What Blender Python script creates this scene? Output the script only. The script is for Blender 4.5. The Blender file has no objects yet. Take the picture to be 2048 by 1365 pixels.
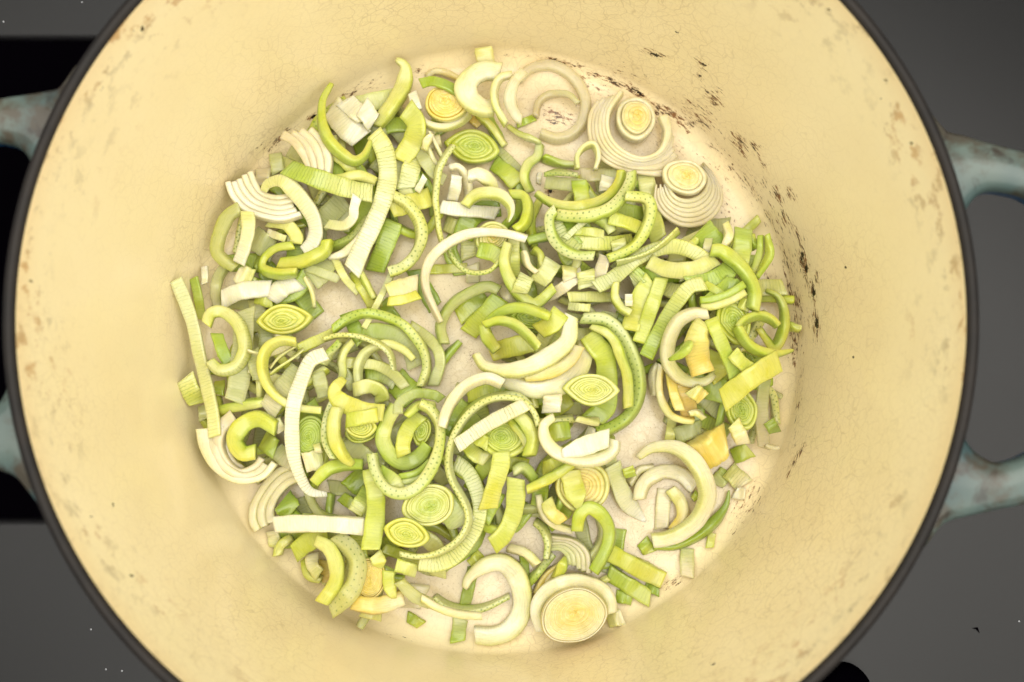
import bpy, math, random
import numpy as np
from mathutils import Vector, Matrix

random.seed(11)
rng = np.random.RandomState(5)
scene = bpy.context.scene
COL = scene.collection

# ---------------------------------------------------------------- camera
F_PX = 2844.0                      # 50 mm lens on a 36 mm sensor, in pixels of the 2048 px photograph
CAM = np.array([0.002055, -0.047149, 0.501492])
TA, TB = 0.0974331, -0.00859315
def cam_matrix():
    ca, sa, cb, sb = math.cos(TA), math.sin(TA), math.cos(TB), math.sin(TB)
    Rx = np.array([[1, 0, 0], [0, ca, -sa], [0, sa, ca]])
    Ry = np.array([[cb, 0, sb], [0, 1, 0], [-sb, 0, cb]])
    return Ry @ Rx
RM = cam_matrix()
cd = bpy.data.cameras.new("camera")
cam = bpy.data.objects.new("camera", cd)
COL.objects.link(cam)
cam.matrix_world = Matrix([[*RM[0], CAM[0]], [*RM[1], CAM[1]], [*RM[2], CAM[2]], [0, 0, 0, 1]])
cd.lens = 50
cd.sensor_width = 36
cd.clip_start = 0.01
cd.clip_end = 50
cd.dof.use_dof = True
cd.dof.focus_distance = 0.485
cd.dof.aperture_fstop = 9.0
scene.camera = cam

# ---------------------------------------------------------------- room light, lamps, exposure
w = bpy.data.worlds.new("World")
scene.world = w
w.use_nodes = True
bg = w.node_tree.nodes["Background"]
bg.inputs[0].default_value = (0.93, 0.97, 1.0, 1)
bg.inputs[1].default_value = 0.55
def area(name, loc, target, size, power, color):
    ld = bpy.data.lights.new(name, 'AREA')
    ld.shape = 'RECTANGLE'; ld.size, ld.size_y = size
    ld.energy = power; ld.color = color
    o = bpy.data.objects.new(name, ld); COL.objects.link(o)
    o.location = loc
    o.rotation_euler = (Vector(target) - Vector(loc)).to_track_quat('-Z', 'Y').to_euler()
    return o
area("kitchen_lamp", (0.42, -0.30, 1.20), (0, 0, 0), (1.4, 1.1), 13.6, (1.0, 0.955, 0.87))
area("fill_lamp", (-0.14, 0.18, 1.35), (0, 0, 0), (1.5, 1.4), 20.4, (1.0, 0.96, 0.88))  # fill added opposite the key to even out the pot walls
scene.view_settings.view_transform = 'Standard'
scene.view_settings.look = 'None'
scene.view_settings.exposure = 0.0
scene.view_settings.gamma = 1.0
scene.cycles.max_bounces = 7
scene.cycles.adaptive_threshold = 0.02

# ---------------------------------------------------------------- helpers
def lin(c):
    return tuple(((x / 255.) / 12.92 if x / 255. <= 0.04045 else ((x / 255. + 0.055) / 1.055) ** 2.4) for x in c)

def ray_dirs(px):
    px = np.asarray(px, float)
    d = np.stack([(px[:, 0] - 1024) / F_PX, -(px[:, 1] - 682.5) / F_PX, -np.ones(len(px))], 1)
    return d @ RM.T
def at(px, z):
    """point of the place seen at photograph pixel px, at height z above the pot floor"""
    d = ray_dirs(px)
    z = np.broadcast_to(np.asarray(z, float), (len(d),))
    s = (z - CAM[2]) / d[:, 2]
    return CAM + d * s[:, None]

def mesh_obj(name, verts, faces, mat, parent=None, smooth=True, mats=None):
    me = bpy.data.meshes.new(name)
    me.from_pydata([tuple(v) for v in verts], [], [tuple(f) for f in faces])
    if smooth:
        me.polygons.foreach_set('use_smooth', [True] * len(me.polygons))
    for m in (mats or [mat]):
        me.materials.append(m)
    o = bpy.data.objects.new(name, me)
    COL.objects.link(o)
    if parent is not None:
        o.parent = parent
    return o
def tag(o, label=None, cat=None, group=None, kind=None):
    if label: o['label'] = label
    if cat: o['category'] = cat
    if group: o['group'] = group
    if kind: o['kind'] = kind
def empty(name, loc=(0, 0, 0)):
    o = bpy.data.objects.new(name, None); COL.objects.link(o); o.location = loc
    o.empty_display_size = 0.01
    return o

class NT:
    def __init__(s, name):
        s.m = bpy.data.materials.new(name); s.m.use_nodes = True
        s.t = s.m.node_tree; s.t.nodes.clear()
        s.out = s.n('ShaderNodeOutputMaterial'); s.b = s.n('ShaderNodeBsdfPrincipled')
        s.l(s.b.outputs[0], s.out.inputs[0])
    def n(s, typ, **kw):
        nd = s.t.nodes.new(typ)
        for k, v in kw.items(): setattr(nd, k, v)
        return nd
    def l(s, a, b): s.t.links.new(a, b)
    def val(s, sock, v):
        if hasattr(v, 'is_output') or isinstance(v, bpy.types.NodeSocket): s.l(v, sock)
        else: sock.default_value = v
    def math(s, op, a, b=0.0, c=None, clamp=False):
        nd = s.n('ShaderNodeMath', operation=op); nd.use_clamp = clamp
        s.val(nd.inputs[0], a); s.val(nd.inputs[1], b)
        if c is not None: s.val(nd.inputs[2], c)
        return nd.outputs[0]
    def mix(s, f, a, b, mode='MIX'):
        nd = s.n('ShaderNodeMix', data_type='RGBA', blend_type=mode)
        s.val(nd.inputs['Factor'], f)
        s.val(nd.inputs[6], a); s.val(nd.inputs[7], b)
        return nd.outputs[2]
    def ramp(s, f, lo, hi, a=0.0, b=1.0):
        nd = s.n('ShaderNodeMapRange'); nd.clamp = True
        s.val(nd.inputs[0], f); nd.inputs[1].default_value = lo; nd.inputs[2].default_value = hi
        nd.inputs[3].default_value = a; nd.inputs[4].default_value = b
        return nd.outputs[0]
    def noise(s, vec, scale, detail=3, rough=0.55, dist=0.0):
        nd = s.n('ShaderNodeTexNoise'); 
        if vec is not None: s.l(vec, nd.inputs['Vector'])
        nd.inputs['Scale'].default_value = scale; nd.inputs['Detail'].default_value = detail
        nd.inputs['Roughness'].default_value = rough; nd.inputs['Distortion'].default_value = dist
        return nd.outputs['Fac']
    def attr(s, name):
        return s.n('ShaderNodeAttribute', attribute_name=name)
    def bump(s, h, strength, dist):
        nd = s.n('ShaderNodeBump'); nd.inputs['Strength'].default_value = strength
        nd.inputs['Distance'].default_value = dist; s.l(h, nd.inputs['Height'])
        s.l(nd.outputs[0], s.b.inputs['Normal'])
def rgba(c, k=1.0):
    r = lin(c); return (r[0] * k, r[1] * k, r[2] * k, 1)

# ---------------------------------------------------------------- materials
def mat_enamel():
    N = NT('cream_enamel')
    tc = N.n('ShaderNodeTexCoord'); P = tc.outputs['Object']
    uv = N.attr('pol').outputs['Vector']            # x: metres round the wall, y: metres up the wall
    stain = N.attr('burn').outputs['Fac']
    rimd = N.attr('rimd').outputs['Fac']
    flo = N.attr('flo').outputs['Fac']
    wallc = N.mix(N.ramp(N.noise(P, 14, 3), 0.3, 0.7), rgba((242, 226, 184)), rgba((236, 217, 171)))
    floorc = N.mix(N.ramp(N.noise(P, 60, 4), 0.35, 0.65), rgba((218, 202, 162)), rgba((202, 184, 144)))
    painted_sheen = N.math('MULTIPLY', N.ramp(N.noise(P, 42, 5, 0.7, 0.8), 0.54, 0.66), 0.5)  # wet sheen of the floor, painted in as whitish patches
    floorc = N.mix(painted_sheen, floorc, rgba((230, 219, 192)))
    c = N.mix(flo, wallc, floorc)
    # crazing: two sizes of hairline cracks in the glaze
    def craz(scale, thr, seed):
        mp = N.n('ShaderNodeMapping'); N.l(P, mp.inputs[0]); mp.inputs['Location'].default_value = (seed, seed * .7, 0)
        nz = N.n('ShaderNodeTexNoise'); N.l(mp.outputs[0], nz.inputs['Vector']); nz.inputs['Scale'].default_value = 90
        ad = N.n('ShaderNodeVectorMath', operation='MULTIPLY_ADD')
        N.l(nz.outputs['Color'], ad.inputs[0]); ad.inputs[1].default_value = (0.010,) * 3; N.l(mp.outputs[0], ad.inputs[2])
        v = N.n('ShaderNodeTexVoronoi', feature='DISTANCE_TO_EDGE'); N.l(ad.outputs[0], v.inputs['Vector'])
        v.inputs['Scale'].default_value = scale
        return N.ramp(v.outputs['Distance'], 0.0, thr, 1, 0)
    k1 = craz(190, 0.035, 0.3); k2 = craz(420, 0.06, 1.3)
    patch = N.ramp(N.noise(P, 9, 2), 0.40, 0.62)
    kk = N.math('MULTIPLY', N.math('MAXIMUM', k1, N.math('MULTIPLY', k2, 0.6)), N.math('MULTIPLY_ADD', patch, 0.28, 0.06))
    c = N.mix(kk, c, rgba((150, 120, 78)))
    # fine specks on the floor
    sp = N.ramp(N.noise(P, 1100, 3, 0.75), 0.58, 0.68)
    c = N.mix(N.math('MULTIPLY', N.math('MULTIPLY', sp, flo), 0.5), c, rgba((120, 84, 60)))
    # burnt-on marks: dashes drawn out round the wall, only where 'burn' allows them
    mp = N.n('ShaderNodeMapping'); N.l(uv, mp.inputs[0]); mp.inputs['Scale'].default_value = (0.38, 1.0, 1.0)
    n1 = N.noise(mp.outputs[0], 980, 5, 0.70, 0.3)
    n2 = N.noise(mp.outputs[0], 330, 3, 0.6)
    thr = N.math('SUBTRACT', 0.632, N.math('MULTIPLY', stain, 0.170))
    s = N.math('SUBTRACT', N.math('ADD', N.math('MULTIPLY', n1, 0.72), N.math('MULTIPLY', n2, 0.28)), thr)
    sm = N.math('MULTIPLY', N.ramp(s, 0.0, 0.035), N.ramp(stain, 0.02, 0.15))
    halo = N.math('MULTIPLY', N.ramp(s, -0.07, 0.0), N.math('MULTIPLY', N.ramp(stain, 0.05, 0.6), 0.32))
    c = N.mix(halo, c, rgba((150, 100, 58)))
    c = N.mix(N.math('MULTIPLY', sm, 0.92), c, N.mix(N.ramp(N.noise(P, 300, 2), 0.4, 0.6), rgba((44, 24, 14)), rgba((126, 80, 42))))
    # hard black specks
    hard = N.attr('hard').outputs['Fac']
    hb = N.ramp(N.math('ADD', N.math('MULTIPLY', hard, 0.80), N.math('MULTIPLY', N.math('SUBTRACT', N.noise(P, 700, 3, 0.7), 0.5), 1.3)), 0.46, 0.56)
    hb = N.math('MULTIPLY', hb, N.ramp(hard, 0.04, 0.2))
    c = N.mix(hb, c, rgba((30, 18, 12)))
    # worn, brownish band of marks just under the rim
    mp2 = N.n('ShaderNodeMapping'); N.l(uv, mp2.inputs[0]); mp2.inputs['Scale'].default_value = (0.6, 0.5, 1.0)
    nr = N.noise(mp2.outputs[0], 260, 5, 0.7)
    nr2 = N.noise(P, 22, 2)
    rm = N.math('MULTIPLY', N.ramp(nr, 0.53, 0.62), N.math('MULTIPLY', rimd, N.ramp(nr2, 0.36, 0.52)))
    c = N.mix(N.math('MULTIPLY', rm, 0.8), c, N.mix(N.ramp(nr2, 0.45, 0.55), rgba((112, 92, 72)), rgba((176, 120, 64))))
    c = N.mix(N.math('MULTIPLY', N.ramp(rimd, 0.75, 1.0), 0.30), c, rgba((222, 184, 128)))
    N.l(c, N.b.inputs['Base Color'])
    N.l(N.mix(flo, N.mix(sm, (0.34,) * 3 + (1,), (0.7,) * 3 + (1,)), (0.20, 0.20, 0.20, 1)), N.b.inputs['Roughness'])
    N.b.inputs['Coat Weight'].default_value = 0.25; N.b.inputs['Coat Roughness'].default_value = 0.12
    N.b.inputs['Specular IOR Level'].default_value = 0.35
    N.bump(N.math('ADD', N.math('MULTIPLY', N.noise(P, 400, 3), 0.5), N.math('MULTIPLY', kk, -0.5)), 0.15, 0.0004)
    return N.m

def mat_rim():
    N = NT('bare_iron_rim'); P = N.n('ShaderNodeTexCoord').outputs['Object']
    n = N.noise(P, 70, 4, 0.6); f = N.noise(P, 900, 2, 0.6)
    c = N.mix(N.ramp(n, 0.35, 0.65), rgba((23, 19, 15)), rgba((35, 29, 23)))
    c = N.mix(N.math('MULTIPLY', N.ramp(f, 0.5, 0.7), 0.3), c, rgba((28, 22, 18)))
    N.l(c, N.b.inputs['Base Color']); N.b.inputs['Roughness'].default_value = 0.62
    N.b.inputs['Specular IOR Level'].default_value = 0.3
    N.bump(f, 0.35, 0.0003)
    return N.m
def mat_glaze():
    N = NT('worn_teal_glaze'); P = N.n('ShaderNodeTexCoord').outputs['Object']
    n = N.noise(P, 55, 5, 0.65); n2 = N.noise(P, 130, 4, 0.6, 0.6); n3 = N.noise(P, 20, 3)
    c = N.mix(N.ramp(n3, 0.35, 0.65), rgba((56, 76, 76)), rgba((98, 108, 96)))
    c = N.mix(N.math('MULTIPLY', N.ramp(n, 0.46, 0.58), 0.8), c, rgba((62, 48, 30)))
    c = N.mix(N.math('MULTIPLY', N.ramp(n2, 0.56, 0.66), 0.7), c, rgba((40, 30, 22)))
    c = N.mix(N.ramp(N.attr('side').outputs['Fac'], 0.25, 0.85), c, rgba((24, 62, 92)))
    N.l(c, N.b.inputs['Base Color']); N.b.inputs['Roughness'].default_value = 0.30
    N.b.inputs['Coat Weight'].default_value = 0.2; N.b.inputs['Coat Roughness'].default_value = 0.1; N.b.inputs['Specular IOR Level'].default_value = 0.3
    N.bump(n2, 0.2, 0.0006)
    return N.m
def mat_glass(name, c1, rough, spec):
    N = NT(name); P = N.n('ShaderNodeTexCoord').outputs['Object']
    n = N.noise(P, 8, 3); f = N.noise(P, 1500, 2, 0.7)
    c = N.mix(N.math('MULTIPLY', N.ramp(f, 0.62, 0.72), 0.35), rgba(c1), rgba(tuple(min(255, x * 1.6 + 8) for x in c1)))
    N.l(c, N.b.inputs['Base Color'])
    N.l(N.ramp(n, 0.3, 0.7, rough * 0.92, rough * 1.08), N.b.inputs['Roughness'])
    N.b.inputs['Specular IOR Level'].default_value = spec
    return N.m

def mat_leek():
    N = NT('leek_flesh'); tc = N.n('ShaderNodeTexCoord'); P = tc.outputs['Object']
    col = N.attr('col').outputs['Color']
    uva = N.attr('uvl').outputs['Vector']      # x: mm along the strip, y: mm across, z: share across 0..1
    sep = N.n('ShaderNodeSeparateXYZ'); N.l(uva, sep.inputs[0])
    U, V, S = sep.outputs
    ks = N.attr('stripe').outputs['Fac']; kd = N.attr('dots').outputs['Fac']
    broad = N.attr('broad').outputs['Fac']; rnd = N.attr('seed').outputs['Fac']
    # veins crossing the strip: the leaf's long veins seen on its broad face
    wob = N.noise(uva, 0.6, 2)
    ph = N.math('ADD', N.math('MULTIPLY', U, 0.86), N.math('MULTIPLY', wob, 1.1))
    fr = N.math('PINGPONG', ph, 0.5)
    line = N.ramp(fr, 0.02, 0.20, 1, 0)
    cs = N.n('ShaderNodeCombineXYZ'); N.l(N.math('MULTIPLY', U, 1.0), cs.inputs[0]); N.l(N.math('MULTIPLY', V, 0.12), cs.inputs[1]); N.l(N.math('MULTIPLY', rnd, 40), cs.inputs[2])
    fine = N.noise(cs.outputs[0], 2.6, 3, 0.6)
    mask = N.math('MULTIPLY', N.ramp(N.noise(cs.outputs[0], 0.5, 2), 0.36, 0.58), 1.0)
    sdark = N.math('MULTIPLY', N.math('MULTIPLY', line, ks), N.math('MULTIPLY', broad, N.math('MULTIPLY_ADD', mask, 0.75, 0.25)))
    hsv = N.n('ShaderNodeHueSaturation'); N.l(col, hsv.inputs['Color'])
    hsv.inputs['Hue'].default_value = 0.51; hsv.inputs['Saturation'].default_value = 1.22; hsv.inputs['Value'].default_value = 0.58
    dark = N.mix(0.5, hsv.outputs[0], rgba((120, 150, 50)))
    c = N.mix(N.math('MULTIPLY', sdark, 0.85), col, dark)
    # faint variation along the grain
    c = N.mix(N.math('MULTIPLY', N.ramp(fine, 0.42, 0.72), N.math('MULTIPLY_ADD', broad, 0.16, 0.05)), c, dark)
    ls = N.n('ShaderNodeCombineXYZ'); N.l(N.math('MULTIPLY', U, 0.10), ls.inputs[0]); N.l(N.math('MULTIPLY', S, 5.0), ls.inputs[1]); N.l(N.math('MULTIPLY', rnd, 40), ls.inputs[2])
    lay = N.noise(ls.outputs[0], 3.0, 3, 0.6)
    c = N.mix(N.math('MULTIPLY', N.ramp(lay, 0.48, 0.68), N.math('MULTIPLY', N.math('SUBTRACT', 1.0, broad, clamp=True), 0.28)), c, dark)
    blot = N.noise(P, 120, 3)
    hs2 = N.n('ShaderNodeHueSaturation'); N.l(c, hs2.inputs['Color']); hs2.inputs['Saturation'].default_value = 0.82; hs2.inputs['Value'].default_value = 1.06
    c = N.mix(N.ramp(blot, 0.35, 0.7), c, hs2.outputs[0])
    # vein dots on the cut face: two staggered rows
    def row(v0, off):
        a = N.math('MULTIPLY', N.math('SUBTRACT', N.math('FRACT', N.math('ADD', N.math('MULTIPLY', U, 0.46), off)), 0.5), 2.17)
        b = N.math('MULTIPLY', N.math('SUBTRACT', S, v0), N.attr('wmm').outputs['Fac'])
        d = N.math('SQRT', N.math('ADD', N.math('MULTIPLY', a, a), N.math('MULTIPLY', b, b)))
        return N.ramp(N.math('ADD', d, N.math('MULTIPLY', N.math('SUBTRACT', N.noise(uva, 1.1, 2), 0.5), 0.7)), 0.14, 0.40, 1, 0)
    dd = N.math('MAXIMUM', row(0.30, 0.0), row(0.70, 0.5))
    dd = N.math('MULTIPLY', N.math('MULTIPLY', dd, kd), N.math('SUBTRACT', 1.0, broad, clamp=True))
    c = N.mix(N.math('MULTIPLY', dd, 0.68), c, rgba((84, 120, 16)))
    N.l(c, N.b.inputs['Base Color'])
    tr = N.n('ShaderNodeBsdfTranslucent'); N.l(c, tr.inputs['Color'])
    mx = N.n('ShaderNodeMixShader'); mx.inputs[0].default_value = 0.14
    N.l(N.b.outputs[0], mx.inputs[1]); N.l(tr.outputs[0], mx.inputs[2]); tp = N.n('ShaderNodeBsdfTransparent'); my = N.n('ShaderNodeMixShader')
    N.l(N.math('MULTIPLY', N.attr('clear').outputs['Fac'], 0.38), my.inputs[0]); N.l(mx.outputs[0], my.inputs[1]); N.l(tp.outputs[0], my.inputs[2])
    N.l(my.outputs[0], N.out.inputs[0])
    N.b.inputs['Coat Weight'].default_value = 0.45; N.b.inputs['Coat Roughness'].default_value = 0.12
    N.l(N.ramp(N.noise(P, 260, 2), 0.3, 0.7, 0.24, 0.44), N.b.inputs['Roughness'])
    N.b.inputs['Specular IOR Level'].default_value = 0.42
    N.b.inputs['Subsurface Weight'].default_value = 0.5
    N.b.inputs['Subsurface Radius'].default_value = (1.0, 1.0, 0.35)
    N.b.inputs['Subsurface Scale'].default_value = 0.0032
    h = N.math('ADD', N.math('MULTIPLY', N.math('SUBTRACT', 1.0, sdark), 0.6), N.math('MULTIPLY', fine, 0.8))
    h = N.math('ADD', h, N.math('MULTIPLY', N.noise(P, 500, 3), 0.5))
    N.bump(h, 0.32, 0.0005)
    return N.m

M_EN = mat_enamel(); M_RIM = mat_rim(); M_GL = mat_glaze(); M_LEEK = mat_leek()
M_STOVE = mat_glass('black_glass', (13, 12, 11), 0.30, 0.26)
def mat_dark_reflection(name):
    # dark reflection in the glass, painted as black fading out along two edges
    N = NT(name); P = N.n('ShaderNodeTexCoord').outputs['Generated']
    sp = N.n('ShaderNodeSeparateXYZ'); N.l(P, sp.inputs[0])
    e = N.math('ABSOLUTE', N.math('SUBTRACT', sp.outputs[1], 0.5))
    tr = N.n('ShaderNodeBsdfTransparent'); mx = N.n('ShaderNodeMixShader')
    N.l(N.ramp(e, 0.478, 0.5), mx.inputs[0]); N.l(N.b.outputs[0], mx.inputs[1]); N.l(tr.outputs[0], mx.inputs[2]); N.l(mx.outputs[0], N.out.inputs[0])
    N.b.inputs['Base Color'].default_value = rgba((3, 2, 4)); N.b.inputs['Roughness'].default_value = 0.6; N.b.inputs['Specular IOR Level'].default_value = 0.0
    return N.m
M_REFLECTION = mat_dark_reflection('painted_dark_reflection')
M_BLACK = mat_glass('matt_black', (2, 1, 3), 0.6, 0.0)  # even black for the low dome and the crumb

# ---------------------------------------------------------------- the cooktop under the pot
def box(name, x0, x1, y0, y1, z0, z1, mat, parent=None, bev=0.0):
    v = [(x, y, z) for z in (z0, z1) for y in (y0, y1) for x in (x0, x1)]
    f = [(0, 2, 3, 1), (4, 5, 7, 6), (0, 1, 5, 4), (2, 6, 7, 3), (0, 4, 6, 2), (1, 3, 7, 5)]
    o = mesh_obj(name, v, f, mat, parent, smooth=False)
    if bev:
        b = o.modifiers.new('bevel', 'BEVEL'); b.width = bev; b.segments = 3
    return o
ZS = -0.012
top = empty('glass_cooktop', (0, 0, ZS))
tag(top, 'dark glass cooktop surface under and around the cream pot', 'cooktop', kind='structure')
g = box('glass_plate', -0.75, 0.75, -0.55, 0.55, -0.006, 0.0, M_STOVE, top)
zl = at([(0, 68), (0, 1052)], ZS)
z_ = box('dark_reflection_sheet', -0.42, -0.02, zl[1][1], zl[0][1], 0.0, 0.0006, M_REFLECTION, top)  # black sheet that paints a dark reflection onto the glass
kp = at([(1688, 1385)], ZS + 0.004)[0]
def lathe(profile, n=64, cx=0, cy=0):
    V = []; F = []
    for r, z in profile:
        for i in range(n):
            a = 2 * math.pi * i / n
            V.append((cx + r * math.cos(a), cy + r * math.sin(a), z))
    m = len(profile)
    for j in range(m - 1):
        for i in range(n):
            k = (i + 1) % n
            F.append((j * n + i, j * n + k, (j + 1) * n + k, (j + 1) * n + i))
    return V, F
V, F = lathe([(0.0001, 0.0085), (0.006, 0.0085), (0.0085, 0.0075), (0.0098, 0.0045), (0.0102, 0.0)], 40)
kn = mesh_obj('black_dome', V, F, M_BLACK, top); kn.location = (kp[0], kp[1], 0)  # low black dome for an unidentified rounded dark shape
# white dust specks on the glass
M_DUST = bpy.data.materials.new('dust'); M_DUST.use_nodes = True
for (x, y, lb) in ((182, 1259, 'tiny white dust speck nearest the pot at lower left of the glass'), (212, 1339, 'tiny white dust speck, left one of the pair at the bottom edge'),
                   (244, 1342, 'tiny white dust speck, right one of the pair at the bottom edge'), (2038, 1243, 'tiny white dust speck right of the black crumb on the glass'),
                   (164, 5, 'tiny white dust speck on the glass at the top edge, left of the pot'), (7, 44, 'tiny white dust speck in the upper left corner of the glass')):
    p = at([(x, y)], ZS)[0]
    V, F = lathe([(0.0001, 0.0004), (0.0002, 0.0003), (0.0003, 0.0)], 8)
    s_ = mesh_obj('dust_speck', V, F, M_DUST)
    s_.location = (p[0], p[1], ZS)
    tag(s_, lb, 'dust speck', 'dust specks on the cooktop')
p = at([(1952, 1260)], ZS)[0]
V = [(-.0016, .0006, .0), (-.0002, .0003, .0), (.0012, -.0012, 0), (.0006, .0009, 0), (0, 0.0002, .0007)]
cr = mesh_obj('crumb', V, [(0, 1, 4), (1, 2, 4), (2, 3, 4), (3, 0, 4)], M_BLACK); cr.location = (p[0], p[1], ZS + 0.0003)
tag(cr, 'small black crumb on the grey glass below the right handle', 'crumb')

# ---------------------------------------------------------------- the pot
H = 0.115; R0 = 0.1300; RF = 0.0985
pot = empty('cooking_pot', (0, 0, ZS))
tag(pot, 'round enamelled cast iron pot, cream inside with dark worn rim', 'pot')
def child(o): o.parent = pot; o.matrix_parent_inverse = Matrix.Translation((0, 0, -ZS)); return o
# inner profile: flat floor, tight rounded corner, slightly flaring wall
PROF = []
for r in np.linspace(0.0, RF, 26): PROF.append((r, 0.0))
cr_ = 0.0085
wa = math.atan2(R0 - (RF + cr_), H - cr_)             # wall lean from the vertical
for t in np.linspace(0, 1, 16)[1:]:
    a = t * (math.pi / 2 - wa)
    PROF.append((RF + cr_ * math.sin(a), cr_ * (1 - math.cos(a))))
r1, z1 = PROF[-1]
for t in np.linspace(0, 1, 90)[1:]: PROF.append((r1 + (R0 - r1) * t, z1 + (H - z1) * t))
PR = np.array(PROF)
def wall_h(r):
    return np.where(r <= RF, 0.0, np.interp(r, PR[25:, 0], PR[25:, 1], right=H))
NSEG = 720
V, F = lathe([(max(r, 1e-5), z) for r, z in PROF], NSEG)
F = [f[::-1] for f in F]
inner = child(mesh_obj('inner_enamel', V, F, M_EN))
VV = np.array(V)
arc = np.concatenate([[0], np.cumsum(np.hypot(*np.diff(PR, axis=0).T))])
up = np.repeat(arc, NSEG); th = np.arctan2(VV[:, 1], VV[:, 0])
me = inner.data
def fattr(me, name, vals, typ='FLOAT'):
    a = me.attributes.new(name, typ, 'POINT')
    a.data.foreach_set('value' if typ == 'FLOAT' else ('color' if 'COLOR' in typ else 'vector'), np.asarray(vals, np.float32).ravel())
rr = np.hypot(VV[:, 0], VV[:, 1])
fattr(me, 'pol', np.stack([th * 0.11, up, 0 * up], 1), 'FLOAT_VECTOR')
fattr(me, 'rimd', np.clip((VV[:, 2] - H + 0.042) / 0.042, 0, 1) ** 1.1)
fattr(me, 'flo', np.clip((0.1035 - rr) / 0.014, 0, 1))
# where the photograph shows burnt marks, as (x, y, length, width, direction, strength) seen on the wall or floor
def wall_pt(px):
    """first point of the pot's inner surface on the ray through px"""
    d = ray_dirs([px])[0]
    for s in np.arange(0.36, 0.56, 0.0004):
        q = CAM + d * s
        if q[2] <= wall_h(np.hypot(q[0], q[1])) + 1e-5: return q
    return q
# project every vertex into the photograph once, to know which patch of enamel carries which mark
q = (VV - CAM) @ RM
PX = np.stack([1024 + F_PX * q[:, 0] / -q[:, 2], 682.5 - F_PX * q[:, 1] / -q[:, 2]], 1)
def blob(x, y, a, b, ang, s):
    c, n = math.cos(math.radians(ang)), math.sin(math.radians(ang))
    dx, dy = PX[:, 0] - x, PX[:, 1] - y
    u = (dx * c + dy * n) / a; v = (-dx * n + dy * c) / b
    return s * np.exp(-(u * u + v * v))
BURN = [(1120, 125, 60, 7, 12, 1.0), (1190, 150, 26, 12, 25, .8), (1230, 165, 40, 9, 22, .9), (1275, 187, 42, 9, 38, 1.1), (1330, 222, 44, 12, 25, 1.05),
        (1370, 247, 26, 16, 35, .9), (1030, 112, 40, 6, 5, .5), (1310, 108, 34, 8, 15, .8), (1403, 127, 18, 9, 50, .8), (1395, 152, 14, 8, 40, .6),
        (1425, 197, 26, 15, 45, .95), (1375, 205, 16, 8, 40, .75), (1440, 185, 16, 9, 40, .7), (1478, 285, 26, 16, 50, 1.0), (1483, 305, 18, 10, 50, .8), (1425, 293, 14, 10, 50, .6),
        (1512, 295, 16, 9, 45, .85), (1525, 325, 26, 8, 60, .8), (1528, 365, 18, 12, 65, .7), (1556, 392, 26, 10, 62, 1.0), (1582, 388, 20, 10, 62, .85), (1570, 440, 26, 10, 66, .8),
        (1588, 460, 22, 9, 66, .8), (1606, 522, 40, 11, 76, 1.1), (1612, 560, 34, 9, 80, .7), (1625, 582, 34, 9, 80, 1.0), (1635, 555, 20, 8, 80, .7), (1583, 590, 38, 9, 78, .95), (1597, 605, 34, 9, 80, .9),
        (1632, 650, 34, 9, 86, 1.1), (1617, 640, 24, 8, 86, .6), (1588, 690, 60, 10, 88, .95), (1600, 750, 34, 8, 92, .5), (1592, 860, 40, 8, 100, .4), (1590, 922, 48, 7, 118, .85), (1563, 945, 30, 5, 115, .4),
        (1115, 232, 46, 18, 10, .86), (1100, 240, 16, 18, 0, .8), (945, 715, 14, 14, 0, .95), (1100, 384, 14, 8, 0, .9), (905, 1070, 22, 26, 0, .85), (1040, 1155, 20, 18, 0, .4),
        (620, 235, 16, 6, -35, 1.0), (700, 188, 40, 8, -28, .8), (560, 278, 46, 12, -33, .75), (640, 262, 20, 8, -35, .7), (520, 295, 18, 6, -40, .5), (835, 140, 16, 10, -30, .7), (750, 165, 40, 14, -15, .5),
        (1345, 1165, 26, 14, -20, .8), (1480, 1020, 60, 40, -40, .5), (1500, 985, 34, 16, -40, .62), (1350, 300, 60, 30, 40, .42), (1440, 400, 70, 34, 55, .46), (870, 1200, 20, 8, 0, .5),
        (1540, 560, 40, 20, 80, .6), (1400, 235, 70, 26, 42, .6), (1450, 330, 60, 26, 50, .5), (1500, 370, 70, 22, 56, .55), (1550, 450, 70, 20, 66, .55), (1575, 520, 60, 16, 74, .6), (1600, 480, 30, 10, 70, .6), (1595, 650, 80, 14, 86, .6), (1600, 800, 60, 10, 94, .5), (1180, 170, 60, 18, 20, .6), (1300, 240, 50, 18, 35, .55), (1250, 150, 60, 20, 25, .45), (660, 1215, 60, 6, 35, .3), (800, 1275, 60, 6, 12, .3), (1505, 640, 60, 30, 80, .4)]
burn = np.zeros(len(VV))
for b in BURN: burn = np.maximum(burn, blob(*b))
fattr(me, 'burn', np.clip(burn, 0, 1.1))
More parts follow.
